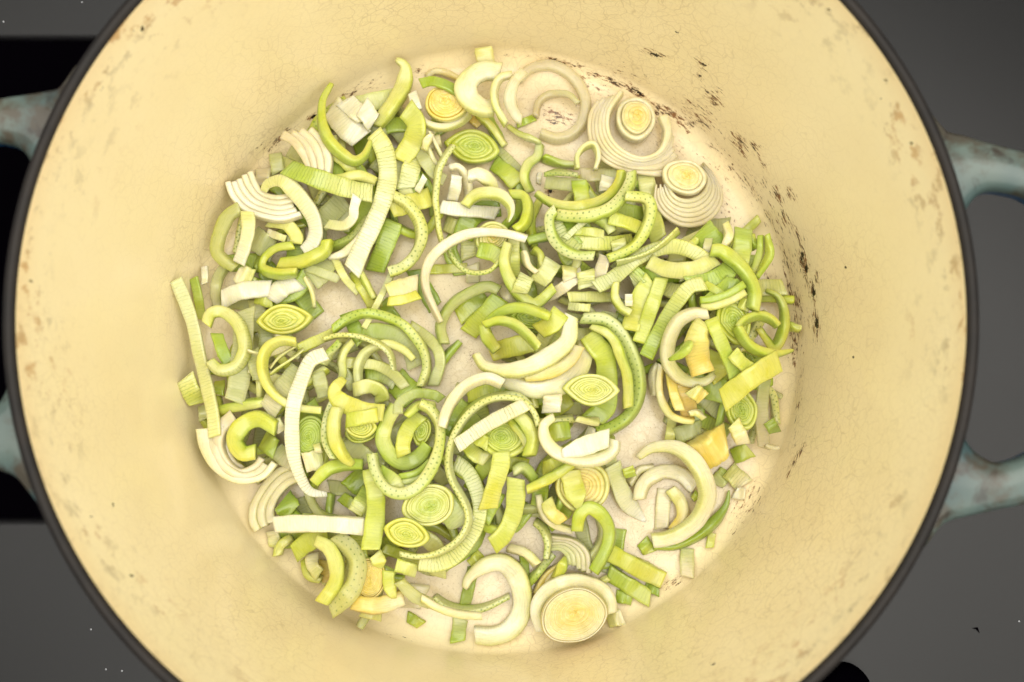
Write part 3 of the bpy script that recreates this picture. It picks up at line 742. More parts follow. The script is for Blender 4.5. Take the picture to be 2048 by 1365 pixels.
# ---------------------------------------------------------------- the pieces, lowest first
# layer ; shape ; width (or layers, or half sizes and angle) ; colours start,end,edge ; options ; path in photograph pixels ; label
PIECES = """
0;F;26;KTT;;560,352 590,372;small pale leek scrap in the shade behind the upper left striped rings
0;F;34;GGD;s.4;556,392 584,372;mossy green leek scrap inside the cream ring at the upper left wall
0;F;40;DGD;s.3;640,345 690,335;dark green scrap beneath the hooked green sliver at upper left
0;F;46;TTT;s.3;500,472 548,502;wide pale translucent scrap under the left curled rings
0;F;20;PPL;;1343,850 1339,882;thin pale leek scrap standing clear on the pot floor below the yellow stalk strips
0;F;26;GLD;;1284,1082 1300,1106;green scrap just under the tail of the big white ring at lower right
0;F;44;DGD;s.3;566,1000 584,1028;dark green scrap inside the cream nested arcs at lower left
0;F;40;TTS;s.2;690,880 735,925;broad translucent green scrap below the yellow curl at centre left
0;F;30;DGD;s.3;704,646 716,668;dark green scrap showing through the hole of the dotted rings
0;F;34;DDG;s.2;840,560 862,600;dull green scrap beside the bare patch in the middle
0;F;50;DGG;s.3;1255,640 1230,700;deep green scrap in the gap right of the white nested slice
0;F;60;GDG;s.3;1430,575 1480,600;large dark green scrap lying deepest under the right hand tangle
0;F;50;GDD;s.3;1400,460 1440,505;dark green flat scrap behind the upright strips at the right wall
0;F;60;GDG;s.3;1180,450 1120,470;dark green flat scrap deepest inside the hooked ring at upper right
0;F;50;GLD;s.2;1040,560 1060,640;green scrap lowest in the centre of the heap
0;F;50;GDG;s.3;930,840 985,905;dark green scrap below the white diagonal bar
0;F;40;GGD;s.2;600,850 640,815;green scrap hidden behind the long white strip at left
0;F;46;GDD;s.3;700,950 745,985;dark green scrap under the lime bar at lower left of centre
0;F;50;GTG;s.3;880,1000 930,1050;dull green scrap under the wide striped arc at the bottom
0;F;50;GGD;s.2;1390,770 1440,780;green flat scrap under the yellow stalk chunks
0;F;40;GTG;s.3;470,700 500,740;green scrap under the striped loop beside the left wall
0;F;46;TGT;s.3;1160,870 1230,900;translucent green scrap behind the white curl
0;F;40;GDD;s.3;1330,540 1280,560;dark green scrap beneath the thick pale crescent strip
0;F;50;TSS;s.3;760,350 800,300;wide translucent scrap between the long striped strip and the lime strip at top
0;F;50;TTS;s.2;620,560 660,520;wide translucent scrap at the edge of the bare patch at left
0;F;50;GGD;s.3;790,760 830,800;deep green scrap just above the pair of tangled green rings
1;F;34;TTG;s.1;664,232 700,214 790,196;long pale strip with a thin green edge against the wall behind the top left pile
1;F;30;KKT;;528,338 524,372;pinkish pale square scrap beside the cream striped rings at upper left
1;F;24;TTS;;578,302 618,325;translucent square scrap tucked under the cream lined band at upper left
1;F;44;TTK;;640,432 705,442;wide watery scrap under the striped green strip at upper left
1;F;40;GDD;s.3;925,478 945,432 1000,412;dark green flat strip under the white bar at upper centre
1;F;20;LPL;s.2;881,539 918,537;short lime scrap right of the bare floor in the middle
1;F;30;GGD;s.3;1238,420 1288,428;deep green flat scrap below the dotted bend at upper right
1;F;26;KTT;;1160,350 1236,352;pinkish translucent strip behind the white square scrap at upper right
1;E;12;GTG;;1087,317 1120,328 1150,331;thin green sliver on the floor left of the small standing loop
1;F;30;TTG;s.2;1350,872 1402,856;wet translucent green scrap behind the big yellow chunk
1;F;30;GLD;s.1;1465,914 1500,900;glossy green scrap right of the big yellow chunk
1;F;24;TKT;;1528,761 1523,826 1528,897;long watery translucent strip standing alone near the right wall
1;E;8;CCC;;1530,893 1557,896;tiny pale stick at the foot of the watery strip by the right wall
1;F;22;GDD;;1537,842 1551,866;small dark green scrap right of the watery strip near the wall
1;F;30;CKT;;1327,1000 1324,1040;pale scrap inside the hollow of the big white ring at lower right
1;F;26;TKG;;1374,1096 1374,1154;pale narrow scrap hanging below the dark green crescent
1;F;15;PLL;;1424,1066 1419,1096;short pale green stick beneath the dark green crescent near its tip
1;F;24;GGD;s.2;1232,1192 1264,1198;green scrap at the wall below the two green slabs
1;F;16;GDD;;1290,1172 1318,1185;dark green tip poking out under the yellow green slab
1;F;24;CPP;;545,1062 552,1096;cream scrap at the lower left wall under the white bar
1;F;24;DGG;s.2;943,1153 934,1192;green translucent scrap inside the big white ring at the bottom
1;F;18;GGD;;1048,1122 1050,1144;short green scrap right of the big white bottom ring
1;F;50;CKC;s.2;832,1168 812,1216;broad cream scrap at the bottom wall beside the yellow core pieces
1;F;20;GLD;;815,1233 843,1250;small green square scrap on the bottom wall edge
1;F;14;PPY;;722,1226 763,1236;thin yellow stick on the wall below the lower left pile
1;F;18;TTP;;406,811 408,840;small pale striped scrap against the left wall under the long leaning strip
1;F;20;LGL;;440,762 438,790;lime scrap between the leaning strip and the striped loop
1;E;20;LPG;;440,822 485,811 530,804;straight lime strip lying level at the far left
1;F;20;TTS;;633,542 663,553;translucent sliver at the top edge of the bare patch
1;F;16;PPT;;677,532 691,558 706,574;pale leek scrap under the end of the long striped strip
1;F;26;DGD;s.2;903,852 923,820;dark green scrap between the cream arc and the tangled rings
1;F;34;GGD;s.3;985,1004 975,1022;green scrap below the upright lime bar at bottom centre
1;F;24;TTG;;690,748 700,765;small pale scrap beside the dotted strip at centre left
1;F;26;GDG;;778,622 786,634;green scrap right of the top of the dotted ring
1;E;14;LGG;;1500,470 1509,500;small lime stick between the upright strips at right
1;F;30;LBG;s.2;720,560 742,600;yellow green scrap right of the bare patch at left
1;F;26;TTS;s.2;752,470 770,500;translucent scrap beside the striped green flat strip
1;F;30;TPT;s.2;800,345 812,385;pale striped scrap below the lime strip at top
1;F;30;PTL;s.2;1080,690 1100,655;pale scrap between the layers of the white nested slice
1;slice;38,50,-15;LGG;n5 e.7 x14 y-6;1468,640;dark green ringed slice sunk behind the pointed loop at right
1;slice;30,46,-12;LGG;n5 e.3 x-8;1484,818;green ringed slice lying under the flat yellow green board
1;slice;30,20,20;GGG;n4 e.6;1512,715;small green ringed slice behind the board tip at right
1;stack;5;KTT;s.1 r14 h3;1098,1072 1145,1080 1174,1106 1178,1146|1092,1100 1118,1096 1135,1108 1140,1130;watery translucent nested arcs at the bottom right of centre
2;E;24;CCP;;866,258 855,267 857,287 882,282;white kinked scrap just below the yellow core at top
2;E;9;TCT;;850,290 864,318 880,336;thin fibrous pale sliver left of the eye shaped slice at top
2;E;8;CTC;;870,285 876,300 884,314;very thin pale thread touching the eye shaped slice at top
2;F;34;PTP;s.8;829,314 820,346 812,378;pale striped band below the lime strip at upper middle
2;F;22;TTT;;836,300 866,345 890,362;translucent strip crossing under the thin speckled needle at upper middle
2;F;45;CWC;s.3;664,215 688,250 724,278;cream block of packed leaf layers inside the hooked green sliver
2;F;26;TTL;s.1;551,308 557,346;pale mint scrap leaning on the wall above the striped green strip
2;E;20;PPL;;656,300 692,328 710,352;pale strip below the hooked green sliver
2;E;17;PPL;;672,358 715,352 752,364;pale green arc between the lined band and the long striped strip
2;F;24;PBP;s.1;538,442 574,450 593,474 591,488;yellow green star shaped scrap under the curling cream strip at left
2;F;14;CPC;;535,465 572,479;small cream stick below the cream nested rings at left
2;E;16;TGG;d.8;738,436 704,480 650,498;green speckled strip left of the striped green flat
2;F;22;GGD;;1001,285 985,256 972,232;green flat strip right of the eye shaped slice at top
2;F;22;YOY;;944,236 962,250;orange yellow scrap peeping out beside the white curl at top
2;F;20;TTS;s.6;1002,305 1033,337;watery striped strip right of the eye shaped slice at top
2;slice;33,38,80;PYG;n5 e.2 x-5 y10 b1;986,476;yellow green domed slice under the long cream arc
2;F;24;PLP;s.3;1028,490 1028,537;yellow green upright strip beside the central hook
2;F;24;CKC;s.1;1146,560 1124,577 1104,588;cream strip below the pale square scrap at centre
2;F;32;GLG;s.3;972,592 942,614 916,636;green flat strip, left one of the slanting pair in the centre
2;F;26;PLS;s.8;1152,486 1211,487 1266,482;level striped green band inside the hooked ring
2;F;17;LPG;;1147,462 1180,464 1208,470;short lime level strip above the striped band inside the hooked ring
2;F;30;TSG;s1;1115,456 1128,478 1144,492;dark striped scrap at the inside left of the hooked ring
2;F;13;TTS;s.8;1178,436 1160,450 1143,466;narrow striped sliver crossing inside the hooked ring
2;F;32;PLT;s.2;1289,341 1294,370 1300,405 1311,458 1318,482;long pale green flat strip beside the onion like arcs at upper right
2;F;28;TTS;s.1;1112,367 1152,371;watery square scrap at the left of the dark floor spot
2;F;26;KCK;;1204,534 1195,562;cream scrap under the hooked ring's lower edge
2;F;34;GLT;s.3;1487,458 1484,497 1478,533;broad green upright strip at the right wall
2;F;16;LGL;;1426,578 1442,588;lime scrap poking up between the crossing strips at right
2;E;13;GPL;;1574,653 1600,659;small green stick leaning on the wall right of the pointed loop
2;F;36;YOY;s.2;1366,768 1376,816;yellow flat scrap behind the small pale chunk at right
2;stack;3;CCP;s.1 r8;598,932 562,943 532,973 512,1010 509,1040 518,1060|606,956 578,966 554,990 542,1018 544,1046;cream nested arcs against the lower left wall
2;E;17;PPL;;556,1112 562,1090 586,1076;pale curl below the left end of the white bar
2;F;20;YOY;s.2;649,1121 656,1167;yellow strip inside the pale green arcs at lower left
2;E;15;LPL;;608,1118 618,1148 643,1160;lime arc at the outside of the lower left pile
2;slice;34,42,0;YYB;n11 e.3 x4 b.6;738,1158;yellow core slice right of the pale green arcs at lower left
2;E;30;YCY;s.1;706,1206 756,1212 808,1194;yellow crescent slab at the bottom left wall
2;F;20;LLG;s.2;766,1097 803,1110 843,1121;lime slab under the two green slices at bottom
2;E;11;TTG;d1;869,1192 896,1211 934,1219 971,1214 1019,1192;thin speckled green arc across the opening of the big white bottom ring
2;F;27;TGG;s.4;921,1236 915,1284;pale green block under the bottom arcs at the wall
2;stack;3;YKK;s.1 r10;1072,1188 1088,1152 1118,1128|1100,1176 1112,1150 1130,1136;yellow fan of layers above the round yellow slice
2;E;15;TGG;d.8;1093,1125 1078,1142 1062,1160;short speckled sliver left of the yellow fan
2;E;14;CCP;s.1;1077,990 1084,1022 1106,1048 1146,1061;outer cream arc round the yellow ringed slice at lower centre
2;E;24;PYP;s.1;1094,1000 1102,1026 1126,1043;inner yellow arc round the ringed slice at lower centre
2;F;30;PCP;;1214,1240 1246,1234;pale scrap right of the round yellow slice at bottom
2;F;30;GLG;s.3;1216,1146 1257,1171 1300,1198;darker green slab under the yellow green slab at bottom right
2;F;38;TTK;s.4;489,620 485,700 479,760 469,804;broad translucent upright strip behind the striped loop at left
2;F;17;GLD;;388,557 396,592 404,640;bright green strip against the left wall
2;F;12;WCW;;410,534 410,568;small white stick above the bright green strip at the left wall
2;E;20;TCS;;450,535 436,558 431,591 438,618;translucent arc left of the white flat bar
2;F;22;GDG;s.2;434,668 445,702 458,728;green strip seen inside the striped loop at left
2;F;36;PLP;s.8;370,756 382,782 398,808;pale striped block leaning on the left wall
2;E;13;CKC;;462,867 455,898 467,926 486,940;innermost cream arc of the ring nest at far left
2;F;32;TCT;s.3;551,898 568,914 588,927;translucent flat scrap left of the long white strip's lower half
2;stack;3;GTD;s.2;799,954 834,945 860,922|801,978 842,968 874,938;green nested arcs under the big pale ring at centre
2;F;20;CPT;;520,745 562,762;cream scrap behind the lime ring at left
2;E;14;TTG;d1;481,540 500,558 512,566;short speckled scrap above the white flat bar
2;E;12;PPG;;720,542 728,562 740,582;thin pale arc at the lower end of the long striped strip
2;F;30;LGG;s.3;935,790 986,781 1022,785;lime flat band under the long speckled ring
2;F;40;BLB;s.2;1000,700 1045,690;yellow green scrap inside the small pointed loop in the centre
2;slice;42,20,10;GGD;n4 e.5;1063,638;small dark slice inside the central pale loops
2;E;26;TGG;d1;1162,637 1208,639 1238,661 1258,694 1276,741 1277,790 1258,831 1225,855 1194,866;large speckled green arc round the right of the centre
2;F;30;GTG;s.5;731,747 765,749 792,766;speckled green band inside the rings at centre left
2;F;32;GTT;s.2;722,668 757,664 794,674 820,700 832,735;broad translucent green arc inside the dotted rings
2;E;16;PPG;;1055,775 1064,800;thin pale green piece between the cream arc and the white stack
2;F;24;GLG;;700,1006 722,1022;green striped square scrap left of the lime bar at bottom
2;E;18;LLG;;900,930 926,950 940,958;lime strip under the crossing of the long speckled ring
2;F;40;TTS;s.6;640,448 690,398;translucent striped flat under the small white twist
2;F;30;LLG;s.3;512,592 545,602;green scrap between the white flat bar and the yellow eye slice
2;E;14;CTC;;545,655 575,700 600,716;thin pale strip below the yellow eye slice
2;F;22;LPL;s.2;616,690 655,672;pale strip leading into the dotted rings at left
2;E;16;PTL;;608,770 640,748;pale strip right of the long white strip at centre left
2;F;26;TTK;;1215,905 1232,950;watery strip between the white curl and the white ring at lower right
2;E;16;GGD;;905,700 892,714 884,730;green scrap at the right edge of the outer green ring
3;E;13;CYC;;852,153 871,143 900,150 926,162;cream arc behind the yellow core at the top wall
3;F;34;PCY;s.1;967,96 970,116 980,150;pale strip standing up the wall above the white curl
3;F;36;WCW;s.3;690,202 712,222 734,240;white flat block left of the bright white cube at top left
3;stack;4;CKK;s.1 r10 h4;620,262 644,286 657,318 657,350|566,270 588,282 606,305 622,338;cream lined band curving down from the upper left wall
3;stack;5;WCK;s.1 r-8 h4;456,366 467,394 492,421 527,435 565,440 603,430|500,346 509,369 522,387 540,396 560,398 587,393;cream nested arcs against the left wall at upper left
3;E;24;TPL;;480,417 456,434 440,468 434,502 448,521 472,537;pale translucent ring half behind the white upright strip at left
3;E;17;WTC;t.4;656,517 690,506 716,481 740,448;white pointed sliver beside the long striped strip
3;F;36;GGD;s.7;788,444 770,492 750,544;green striped flat strip right of the long striped one
3;F;36;BBL;s.1;780,418 820,408 862,394;bright yellow flat strip at the centre top of the heap
3;F;12;WCW;;850,354 842,370 834,384;small white stick below the fibrous slivers
3;F;34;GLD;s.1;988,324 1012,345 1036,369;bright green flat strip right of the white arc at upper centre
3;F;14;GGL;;1034,250 1068,236;small green tip between the two pale rings at top
3;F;30;GLG;s.5;956,500 988,508 1010,528;green ribbed scrap left of the central hook
3;F;26;CCP;;945,530 946,566;cream square scrap under the thin speckled thread
3;E;13;LPL;;1066,500 1081,512 1082,540;lime sliver inside the central tangle
3;F;32;TPT;s.3;1106,523 1094,545 1074,566;pale broad strip below the hooked ring at left
3;F;28;PCY;s.1;1138,534 1141,560;pale cream square at the foot of the hooked ring
3;E;18;KCK;t.4 u.4;1000,567 1012,591 1033,609;pinkish cream crescent under the central hook
3;F;35;GLG;s.4;1001,596 968,632 936,668;green flat strip, right one of the slanting pair in the centre
3;E;19;GTG;;1188,434 1212,447 1224,466;green strip curving down inside the dotted bend at upper right
3;F;25;LBG;s.3;1218,435 1256,447 1284,459;yellow lime flat strip inside the dotted bend at upper right
3;F;26;WCW;;1216,354 1211,383;white square scrap above the hooked ring
3;F;30;GLD;s.1;1158,362 1165,404;green folded scrap right of the dark floor spot
3;E;11;GTG;d1;1088,350 1117,345 1156,351;speckled arc above the watery square scrap
3;E;18;TPG;;1080,291 1075,314 1056,330 1049,357 1061,385;pale green arc at the left of the upper right opening
3;F;32;PTS;s.7;1171,542 1174,576;ribbed pale square below the hooked ring
3;F;33;GTG;s1;1288,545 1265,567;square scrap with bold green ribs at the centre right
3;F;24;TTS;s.9;1247,524 1230,541;small ribbed scrap just right of the hooked ring's bend
3;F;20;PPG;s.3;1136,595 1180,594 1223,595;straight pale green bar at the centre of the heap
3;F;15;TPT;s.6;1136,613 1180,617;short ribbed bar under the straight pale bar
3;F;15;TCT;;1418,478 1411,507;short pale stick left of the cream upright at right
3;E;14;GPG;;1521,473 1521,502 1513,526 1501,552;inner green arc of the pair on the right wall side
3;E;11;GGL;;1534,470 1539,507 1528,531 1513,556;outer green arc of the pair on the right wall side
3;F;34;LBG;s.2;1303,562 1278,602 1260,662;broad yellow green strip, left one of three slanting at right of centre
3;F;26;LLG;s.3;1323,556 1308,600 1291,649 1278,686;lime strip, middle one of three slanting at right of centre
3;F;22;LPL;;1478,604 1500,615;short lime scrap below the lime arc at right
3;F;32;LBG;s.1;1427,703 1430,731 1440,760;rounded lime strip right of the yellow core lump
3;E;8;PPC;;1463,705 1488,699 1518,711;thin pale arc above the slanting lime strip at right
3;E;11;CCC;;1313,728 1305,750 1308,792;thin cream arc, left one below the cream ring at right
3;E;14;CPY;s.1;1324,731 1319,766 1322,798 1339,829 1365,840 1386,841;long cream arc below the cream ring at right
3;F;18;YYB;;1341,750 1347,786 1360,822;yellow upright strip below the cream ring at right
3;E;12;PPC;;1378,828 1394,826 1408,838;short pale arc at the tail of the long cream arc at right
3;E;13;CCP;;1257,968 1276,942 1306,934;outer cream arc left of the big white ring at lower right
3;E;24;PYC;s.1;1340,978 1362,1006 1364,1036 1346,1062;pale yellow inner curl of the big white ring at lower right
3;F;29;TGT;s.2;1430,970 1455,942;pale green flat scrap right of the big white ring
3;F;36;PCG;s.6;1456,940 1488,970;lined square scrap nearest the wall right of the big white ring
3;F;22;WCW;s.1;1468,986 1490,988;white short scrap at the tip of the dark green crescent
3;F;34;TWT;u.1 s.2;1224,930 1238,972 1257,1008 1292,1044;pointed white wedge left of the big white ring at lower right
3;F;32;LBG;s.1 h5;1212,1103 1271,1133 1326,1160;thick yellow green slab at bottom right
3;F;20;PPL;;1202,1156 1212,1166;tiny pale knob at the left end of the green slabs
3;slice;54,52,-20;PYO;n7 x8 y6;1166,974;yellow ringed slice under the lime wedge at lower centre
3;E;34;TPP;d1 s.4;672,1074 700,1096 716,1126 710,1166 690,1196 661,1220;outer speckled translucent arc at lower left
3;F;24;CPY;;625,1107 625,1130 640,1150;cream stick inside the pale green arcs at lower left
3;F;34;LLG;s.2;588,1108 614,1086 655,1068;lime flat strip sticking out under the white bar
3;F;26;PBL;u.1;750,1108 757,1122 762,1138;pale pointed end below the lime bar
3;F;22;LBG;u.4;777,1142 778,1168 788,1198;small yellow green wedge between the yellow slices at bottom
3;F;24;LPG;s.2;792,1130 834,1143;lime scrap right of the yellow slices at bottom
3;E;20;TTP;;799,1162 827,1191 862,1208;translucent arc rising from the bottom wall
3;E;14;CCP;;842,1197 875,1216 917,1228 964,1233;cream thin arc running under the big white bottom ring
3;F;24;LLG;s.1;942,1132 964,1108;lime square scrap on top of the big white bottom ring's upper edge
3;E;17;CPC;;1016,1096 1050,1106 1075,1130;cream strip right of the big white bottom ring
3;E;13;PTG;d1;1070,1043 1088,1060 1096,1086 1093,1118;thin speckled hook at bottom centre
3;E;19;LBG;t.3;1131,1114 1124,1134 1112,1156;lime fang shaped sliver above the round yellow slice
3;F;30;GPG;s.4;737,984 710,1026;green striped scrap left of the lime bar at lower centre
3;E;20;TGG;;1026,944 1048,936 1070,962;pale green arc between the two lime bars at bottom
3;slice;34,42,8;GGG;n7 e.2;618,873;dark ringed slice behind the long white strip at left
3;F;36;CTC;s.3;609,926 646,918;cream square scrap on the long white strip's right at left
3;stack;3;CKP;s.1 r6;410,858 413,891 429,926 457,951 490,961 527,952 550,926|471,835 446,856 438,891 454,926 481,944 510,934 524,916;nest of cream rings at the far lower left
3;F;38;TCT;s.5;600,738 563,781 534,824;broad translucent flat strip crossing behind the lime ring at left
3;F;25;TTS;s.2;635,746 649,794;translucent strip right of the long white strip
3;F;20;PPL;s.2;686,726 722,727 757,732 787,749 811,776;pale lime band curving across the rings at centre left
3;E;13;GGT;d1;680,684 659,708 646,730;short speckled green strip left of the rings at centre left
3;F;12;TPT;;785,545 770,578 754,609 728,657;straight pale stick between the bare patches
3;F;21;PTG;s.1;820,652 847,670 874,697 881,726 874,750 866,772;outermost pale green arc on the right of the centre left rings
3;F;42;PCY;s.1 h4;778,590 810,580 836,574;pale yellow block beside the bare floor
3;F;18;BBL;;776,604 805,600 838,590;yellow stick along the lower side of the pale yellow block
3;E;38;WCP;;1000,752 1033,769 1068,779 1115,772 1148,750 1165,720 1172,690;lowest white arc of the big nested slice at centre
3;E;28;PCY;;1046,752 1103,741 1140,718 1156,692;middle pale yellow arc of the big nested slice at centre
3;F;40;LGG;s.2;1177,668 1190,690 1210,718 1213,778 1208,815 1184,841;broad lime band passing down behind the eye slice right of centre
3;F;33;KWC;;1106,790 1102,826;pinkish white upright block below the nested white slice
3;F;34;LGG;s.2;1096,868 1140,860;lime flat scrap above the white curl
3;slice;56,44,10;LGG;n7 e.5 x-4;1005,872;large dark ringed slice under the white diagonal bar
3;E;17;LPG;;1021,838 1042,862 1056,890;lime inner arc right of the large dark slice
3;F;27;LPG;s.2;935,890 952,910 976,920;lime scrap at the lower left of the large dark slice
3;F;25;LLG;;951,874 976,888;lime scrap on the large dark slice's left
3;F;24;GPG;s.2;759,942 787,961 800,985;green strip inside the big pale ring's lower left
3;slice;34,22,-5;LGG;n5 e.3;722,864;green slice under the lime block at centre left
3;slice;20,30,10;LGG;n4 e.3;843,862;small green slice deep inside the tangled rings
3;F;40;CPT;t.6;472,548 505,560;cream scrap above the left end of the white flat bar
3;F;26;TTG;s.5;505,705 520,760;translucent scrap right of the striped loop at left
3;F;28;PTP;s.3;1235,480 1240,500;pale scrap caught between the hooked ring and the dotted bend
3;F;22;LGL;s.2;1255,935 1262,955;pale green tip left of the cream arc at lower right
3;E;14;LPG;;1395,480 1375,500;small lime stick beside the needle at upper right
4;E;12;CWP;;834,226 852,248 885,256 918,247 940,228;cream arc cradling the yellow core at top
4;slice;43,38,8;YYP;n7 x2 y-4 b1.6 h5;892,206;plain yellow core slice under a green strip at top
4;E;30;PPL;t.3;792,118 810,134 809,167 793,200 771,230 751,252;pale yellow hook curling up the wall at top left
4;E;14;BPL;;955,230 984,257 1010,292;yellow green stick from under the white curl at top
4;slice;58,35,8;LGG;n5 e.85 x0 y-2;945,292;green eye shaped slice at the top of the heap
4;E;11;PTG;u.5;1016,252 1042,270 1082,286;pale green tail pointing right below the top rings
4;E;20;KCC;;1036,162 1062,138 1104,132 1146,156 1170,198 1167,240 1146,268 1113,278 1080,268;large faint translucent ring lying at the top right
4;E;13;KTK;;1071,234 1078,206 1100,190 1136,190 1156,208;faint inner arc inside the large translucent ring at top
4;stack;6;KCK;s.08 r12 h4.5;1200,205 1183,235 1183,280 1204,316 1240,337 1290,346 1328,345 1357,324|1243,186 1218,225 1218,267 1241,299 1281,317 1318,304 1334,267 1325,234;big nest of cream arcs around the domed yellow core at upper right
4;stack;6;KCK;s.08 r6 h4;1313,372 1311,402 1328,430 1362,450 1402,447 1431,424 1441,392 1425,352 1404,328|1332,370 1350,396 1377,403 1404,390 1414,362 1398,336;nest of pinkish arcs around the flat yellow core at upper right
4;F;34;GPG;s1;574,336 602,346 643,361 690,376 745,388;green ribbed strip with bold bars at upper left
4;F;30;PWC;t.4 s.4 b.1;527,383 535,368 560,361 580,374 604,400 625,432 632,462 625,488 609,507;cream strip curling down from the green ribbed strip at left
4;F;25;PWC;s.3;495,424 497,457 490,492 478,528;white upright strip crossing the pale ring at left
4;E;24;LBG;;656,482 648,504 613,521 588,526 558,528;lime arc, right half of the lime loop at left
4;F;18;WTC;s.2;714,394 708,417 706,436 687,452 654,448;small white twist left of the long striped strip
4;E;22;PTL;d1 s.6;786,392 815,410 838,443 843,478 829,512 805,535 778,545;speckled pale arc right of the long striped strip
4;E;12;WCC;;899,337 916,335 930,352 937,380 932,402;white narrow hook above the white level bar
4;F;22;WCW;s.2;913,352 910,380 904,402;white short stick above the white level bar
4;E;23;WPC;;937,354 958,349 981,366 987,384;white ragged arc above the pale yellow hook
4;F;26;WWC;s.3;880,414 927,421 995,428;white level bar at the upper centre
4;E;19;LLG;;1019,389 1048,393 1057,420 1049,448 1030,462;lime hook behind the pale yellow hook at upper centre
4;E;9;TPG;d1;895,497 904,516 926,539 951,546 979,542 999,524;thin speckled thread hanging under the cream arc
4;E;21;PLG;s.3;1017,488 1009,521 1016,553 1033,582 1054,603 1070,609 1088,596 1107,576;lime hook with a bent foot in the centre
4;E;11;CKC;;1047,504 1056,530 1074,546;thin pinkish sliver below the end of the cream arc
4;F;29;TPS;s.8;1054,552 1038,587;ribbed pale square lying on the bent foot of the central hook
4;E;21;TPG;s.1;998,582 974,574 939,586 909,605 890,629 881,657 889,688;watery green arc around the slanting green pair
4;F;9;WCW;;1079,346 1077,368;tiny white stick at the left of the dark floor spot
4;E;9;TCP;;1154,338 1154,314 1168,296 1187,291 1196,314 1191,340;small standing loop beside the nest of cream arcs
4;F;27;PTL;s.7 b.1;1409,519 1384,503 1348,493 1311,500 1277,515 1247,540 1221,560 1190,574;pale ribbed strip arching over the thick crescent at right of centre
4;E;15;PTL;;1233,566 1230,595 1243,617 1261,627;pale hook beside the small white cube in the centre
4;E;15;PCC;;1451,447 1457,472 1447,497;cream short upright hook at the upper right
4;stack;2;GPG;s.2;1487,570 1457,588 1421,600 1399,602|1489,585 1462,601 1428,613 1401,616;pair of green strips stuck together crossing at right
4;F;27;PGG;s.7;1409,568 1379,575 1350,610 1326,649 1303,692 1292,715;ribbed strip fading to green, right one of three slanting at right of centre
4;E;25;CPC;u.5 s.1;1416,629 1386,628 1357,643 1340,674 1334,709 1340,733 1360,755 1387,766 1412,762 1428,749;cream open ring at the right holding the yellow lump
4;F;42;PYO;s.3 b.3 h5 t.6;1408,644 1396,674 1396,712 1407,748;yellow core lump lying inside the cream open ring at right
4;F;24;LGG;s.2;1421,638 1437,674 1454,712 1470,754;lime strip right of the yellow core lump
4;E;16;LBG;t.4;1532,581 1555,592 1567,617 1568,648 1560,678 1547,695 1532,678 1518,657;lime hook by the right wall behind the pointed loop
4;F;24;LLP;s.1;1465,705 1479,722 1502,741;short lime strip under the flat yellow green board
4;F;28;PYP;h4;1383,778 1406,797;small pale yellow chunk below the cream open ring
4;F;56;YYP;h9 r8 s.1;1386,918 1450,880;big yellow core chunk at lower right
4;E;28;CWC;;1279,1000 1284,975 1300,956 1330,944 1362,950 1388,975;second white arc inside the big white ring at lower right
4;E;21;DGD;t.15 u.6 s.1;1459,981 1452,1012 1428,1044 1393,1072 1351,1091 1309,1094;dark green crescent around the lower right of the big white ring
4;E;24;LGG;;1154,1063 1159,1032 1177,1016 1201,1028 1217,1054 1217,1084 1206,1112 1187,1144;green open loop at the lower right of centre
4;F;30;WWC;s.2 h4 a.2;549,1050 604,1048 674,1049 730,1053;level white bar at the lower left
4;slice;54,41,-18;PGL;n7 e.15 x6 y6;857,1011;larger green ringed slice at bottom centre left
4;slice;47,29,12;BLG;n5 e.5 x4 y14 h5;813,1067;smaller yellow green slice below the larger ringed slice
4;E;26;PBL;s.1;632,1082 658,1097 673,1130 671,1167 644,1206;inner pale yellow arc at lower left
4;F;28;TPG;s.95;910,925 935,944 953,980 960,1015 953,1050 934,1085 905,1116 870,1130 838,1126;wide ribbed arc curving down at bottom centre
4;F;33;LLP;s.3;1031,957 1032,985 1027,1027 1008,1068 984,1092;long lime bar, right one of the two at bottom centre
4;F;36;LBG;s.1;1126,928 1085,944;lime flat scrap just below the white curl
4;F;38;BLP;u.15 s.1;1138,940 1149,980 1159,1018;lime wedge pointing down over the yellow ringed slice
4;E;36;CWP;t.4;929,1177 941,1153 971,1131 1005,1126 1032,1150 1045,1191 1039,1233 1016,1261 985,1272 950,1270;big white ring at the bottom wall
4;E;26;WCP;;1085,1262 1073,1222 1086,1190 1117,1169 1156,1163 1196,1174 1218,1198 1221,1226;white outer layer loosely around the round yellow slice
4;F;33;WWC;s.1 b.2;443,600 481,583 541,577;white flat bar at the left above the eye slice
4;F;38;WWC;t.6 b.3;543,602 562,578 595,562;white rounded strip just above the yellow eye slice
4;E;8;PPC;;612,556 624,579 629,616;thin pale thread right of the yellow eye slice
4;F;24;TPC;s.4 r8;352,560 370,603 386,650 397,700 407,742 417,784 426,828 430,874;long pale strip leaning on the left wall
4;E;22;PTL;s.6;413,650 422,628 445,624 471,641 486,668 490,703 472,734 441,741 420,724;pale ribbed loop at the left beside the leaning strip
4;E;5;PPC;;539,736 560,715 593,690;thin pale needle, upper one of the pair at left
4;E;5;PTL;;541,750 570,728 607,698;thin pale needle, lower one of the pair at left
4;E;5;TTC;;497,703 527,710 546,706 581,687;thin curved thread crossing above the needles at left
4;F;17;TCT;;551,838 564,864;small pale square scrap right of the lime curl at left
4;F;13;PCP;;633,888 638,906;tiny pale cube on the dark slice at left
4;E;22;LGG;s.1;628,966 652,942 680,931 726,929;green strip arching right from the long white strip's foot
4;E;17;GPG;d1;666,660 691,642 721,629 750,629 779,637 809,652 835,681 850,710 853,740 841,774;outer speckled green ring at centre left
4;E;15;TPP;;718,769 716,745 720,725 732,706 752,694 779,689 809,701 828,720;small pale inner ring at centre left
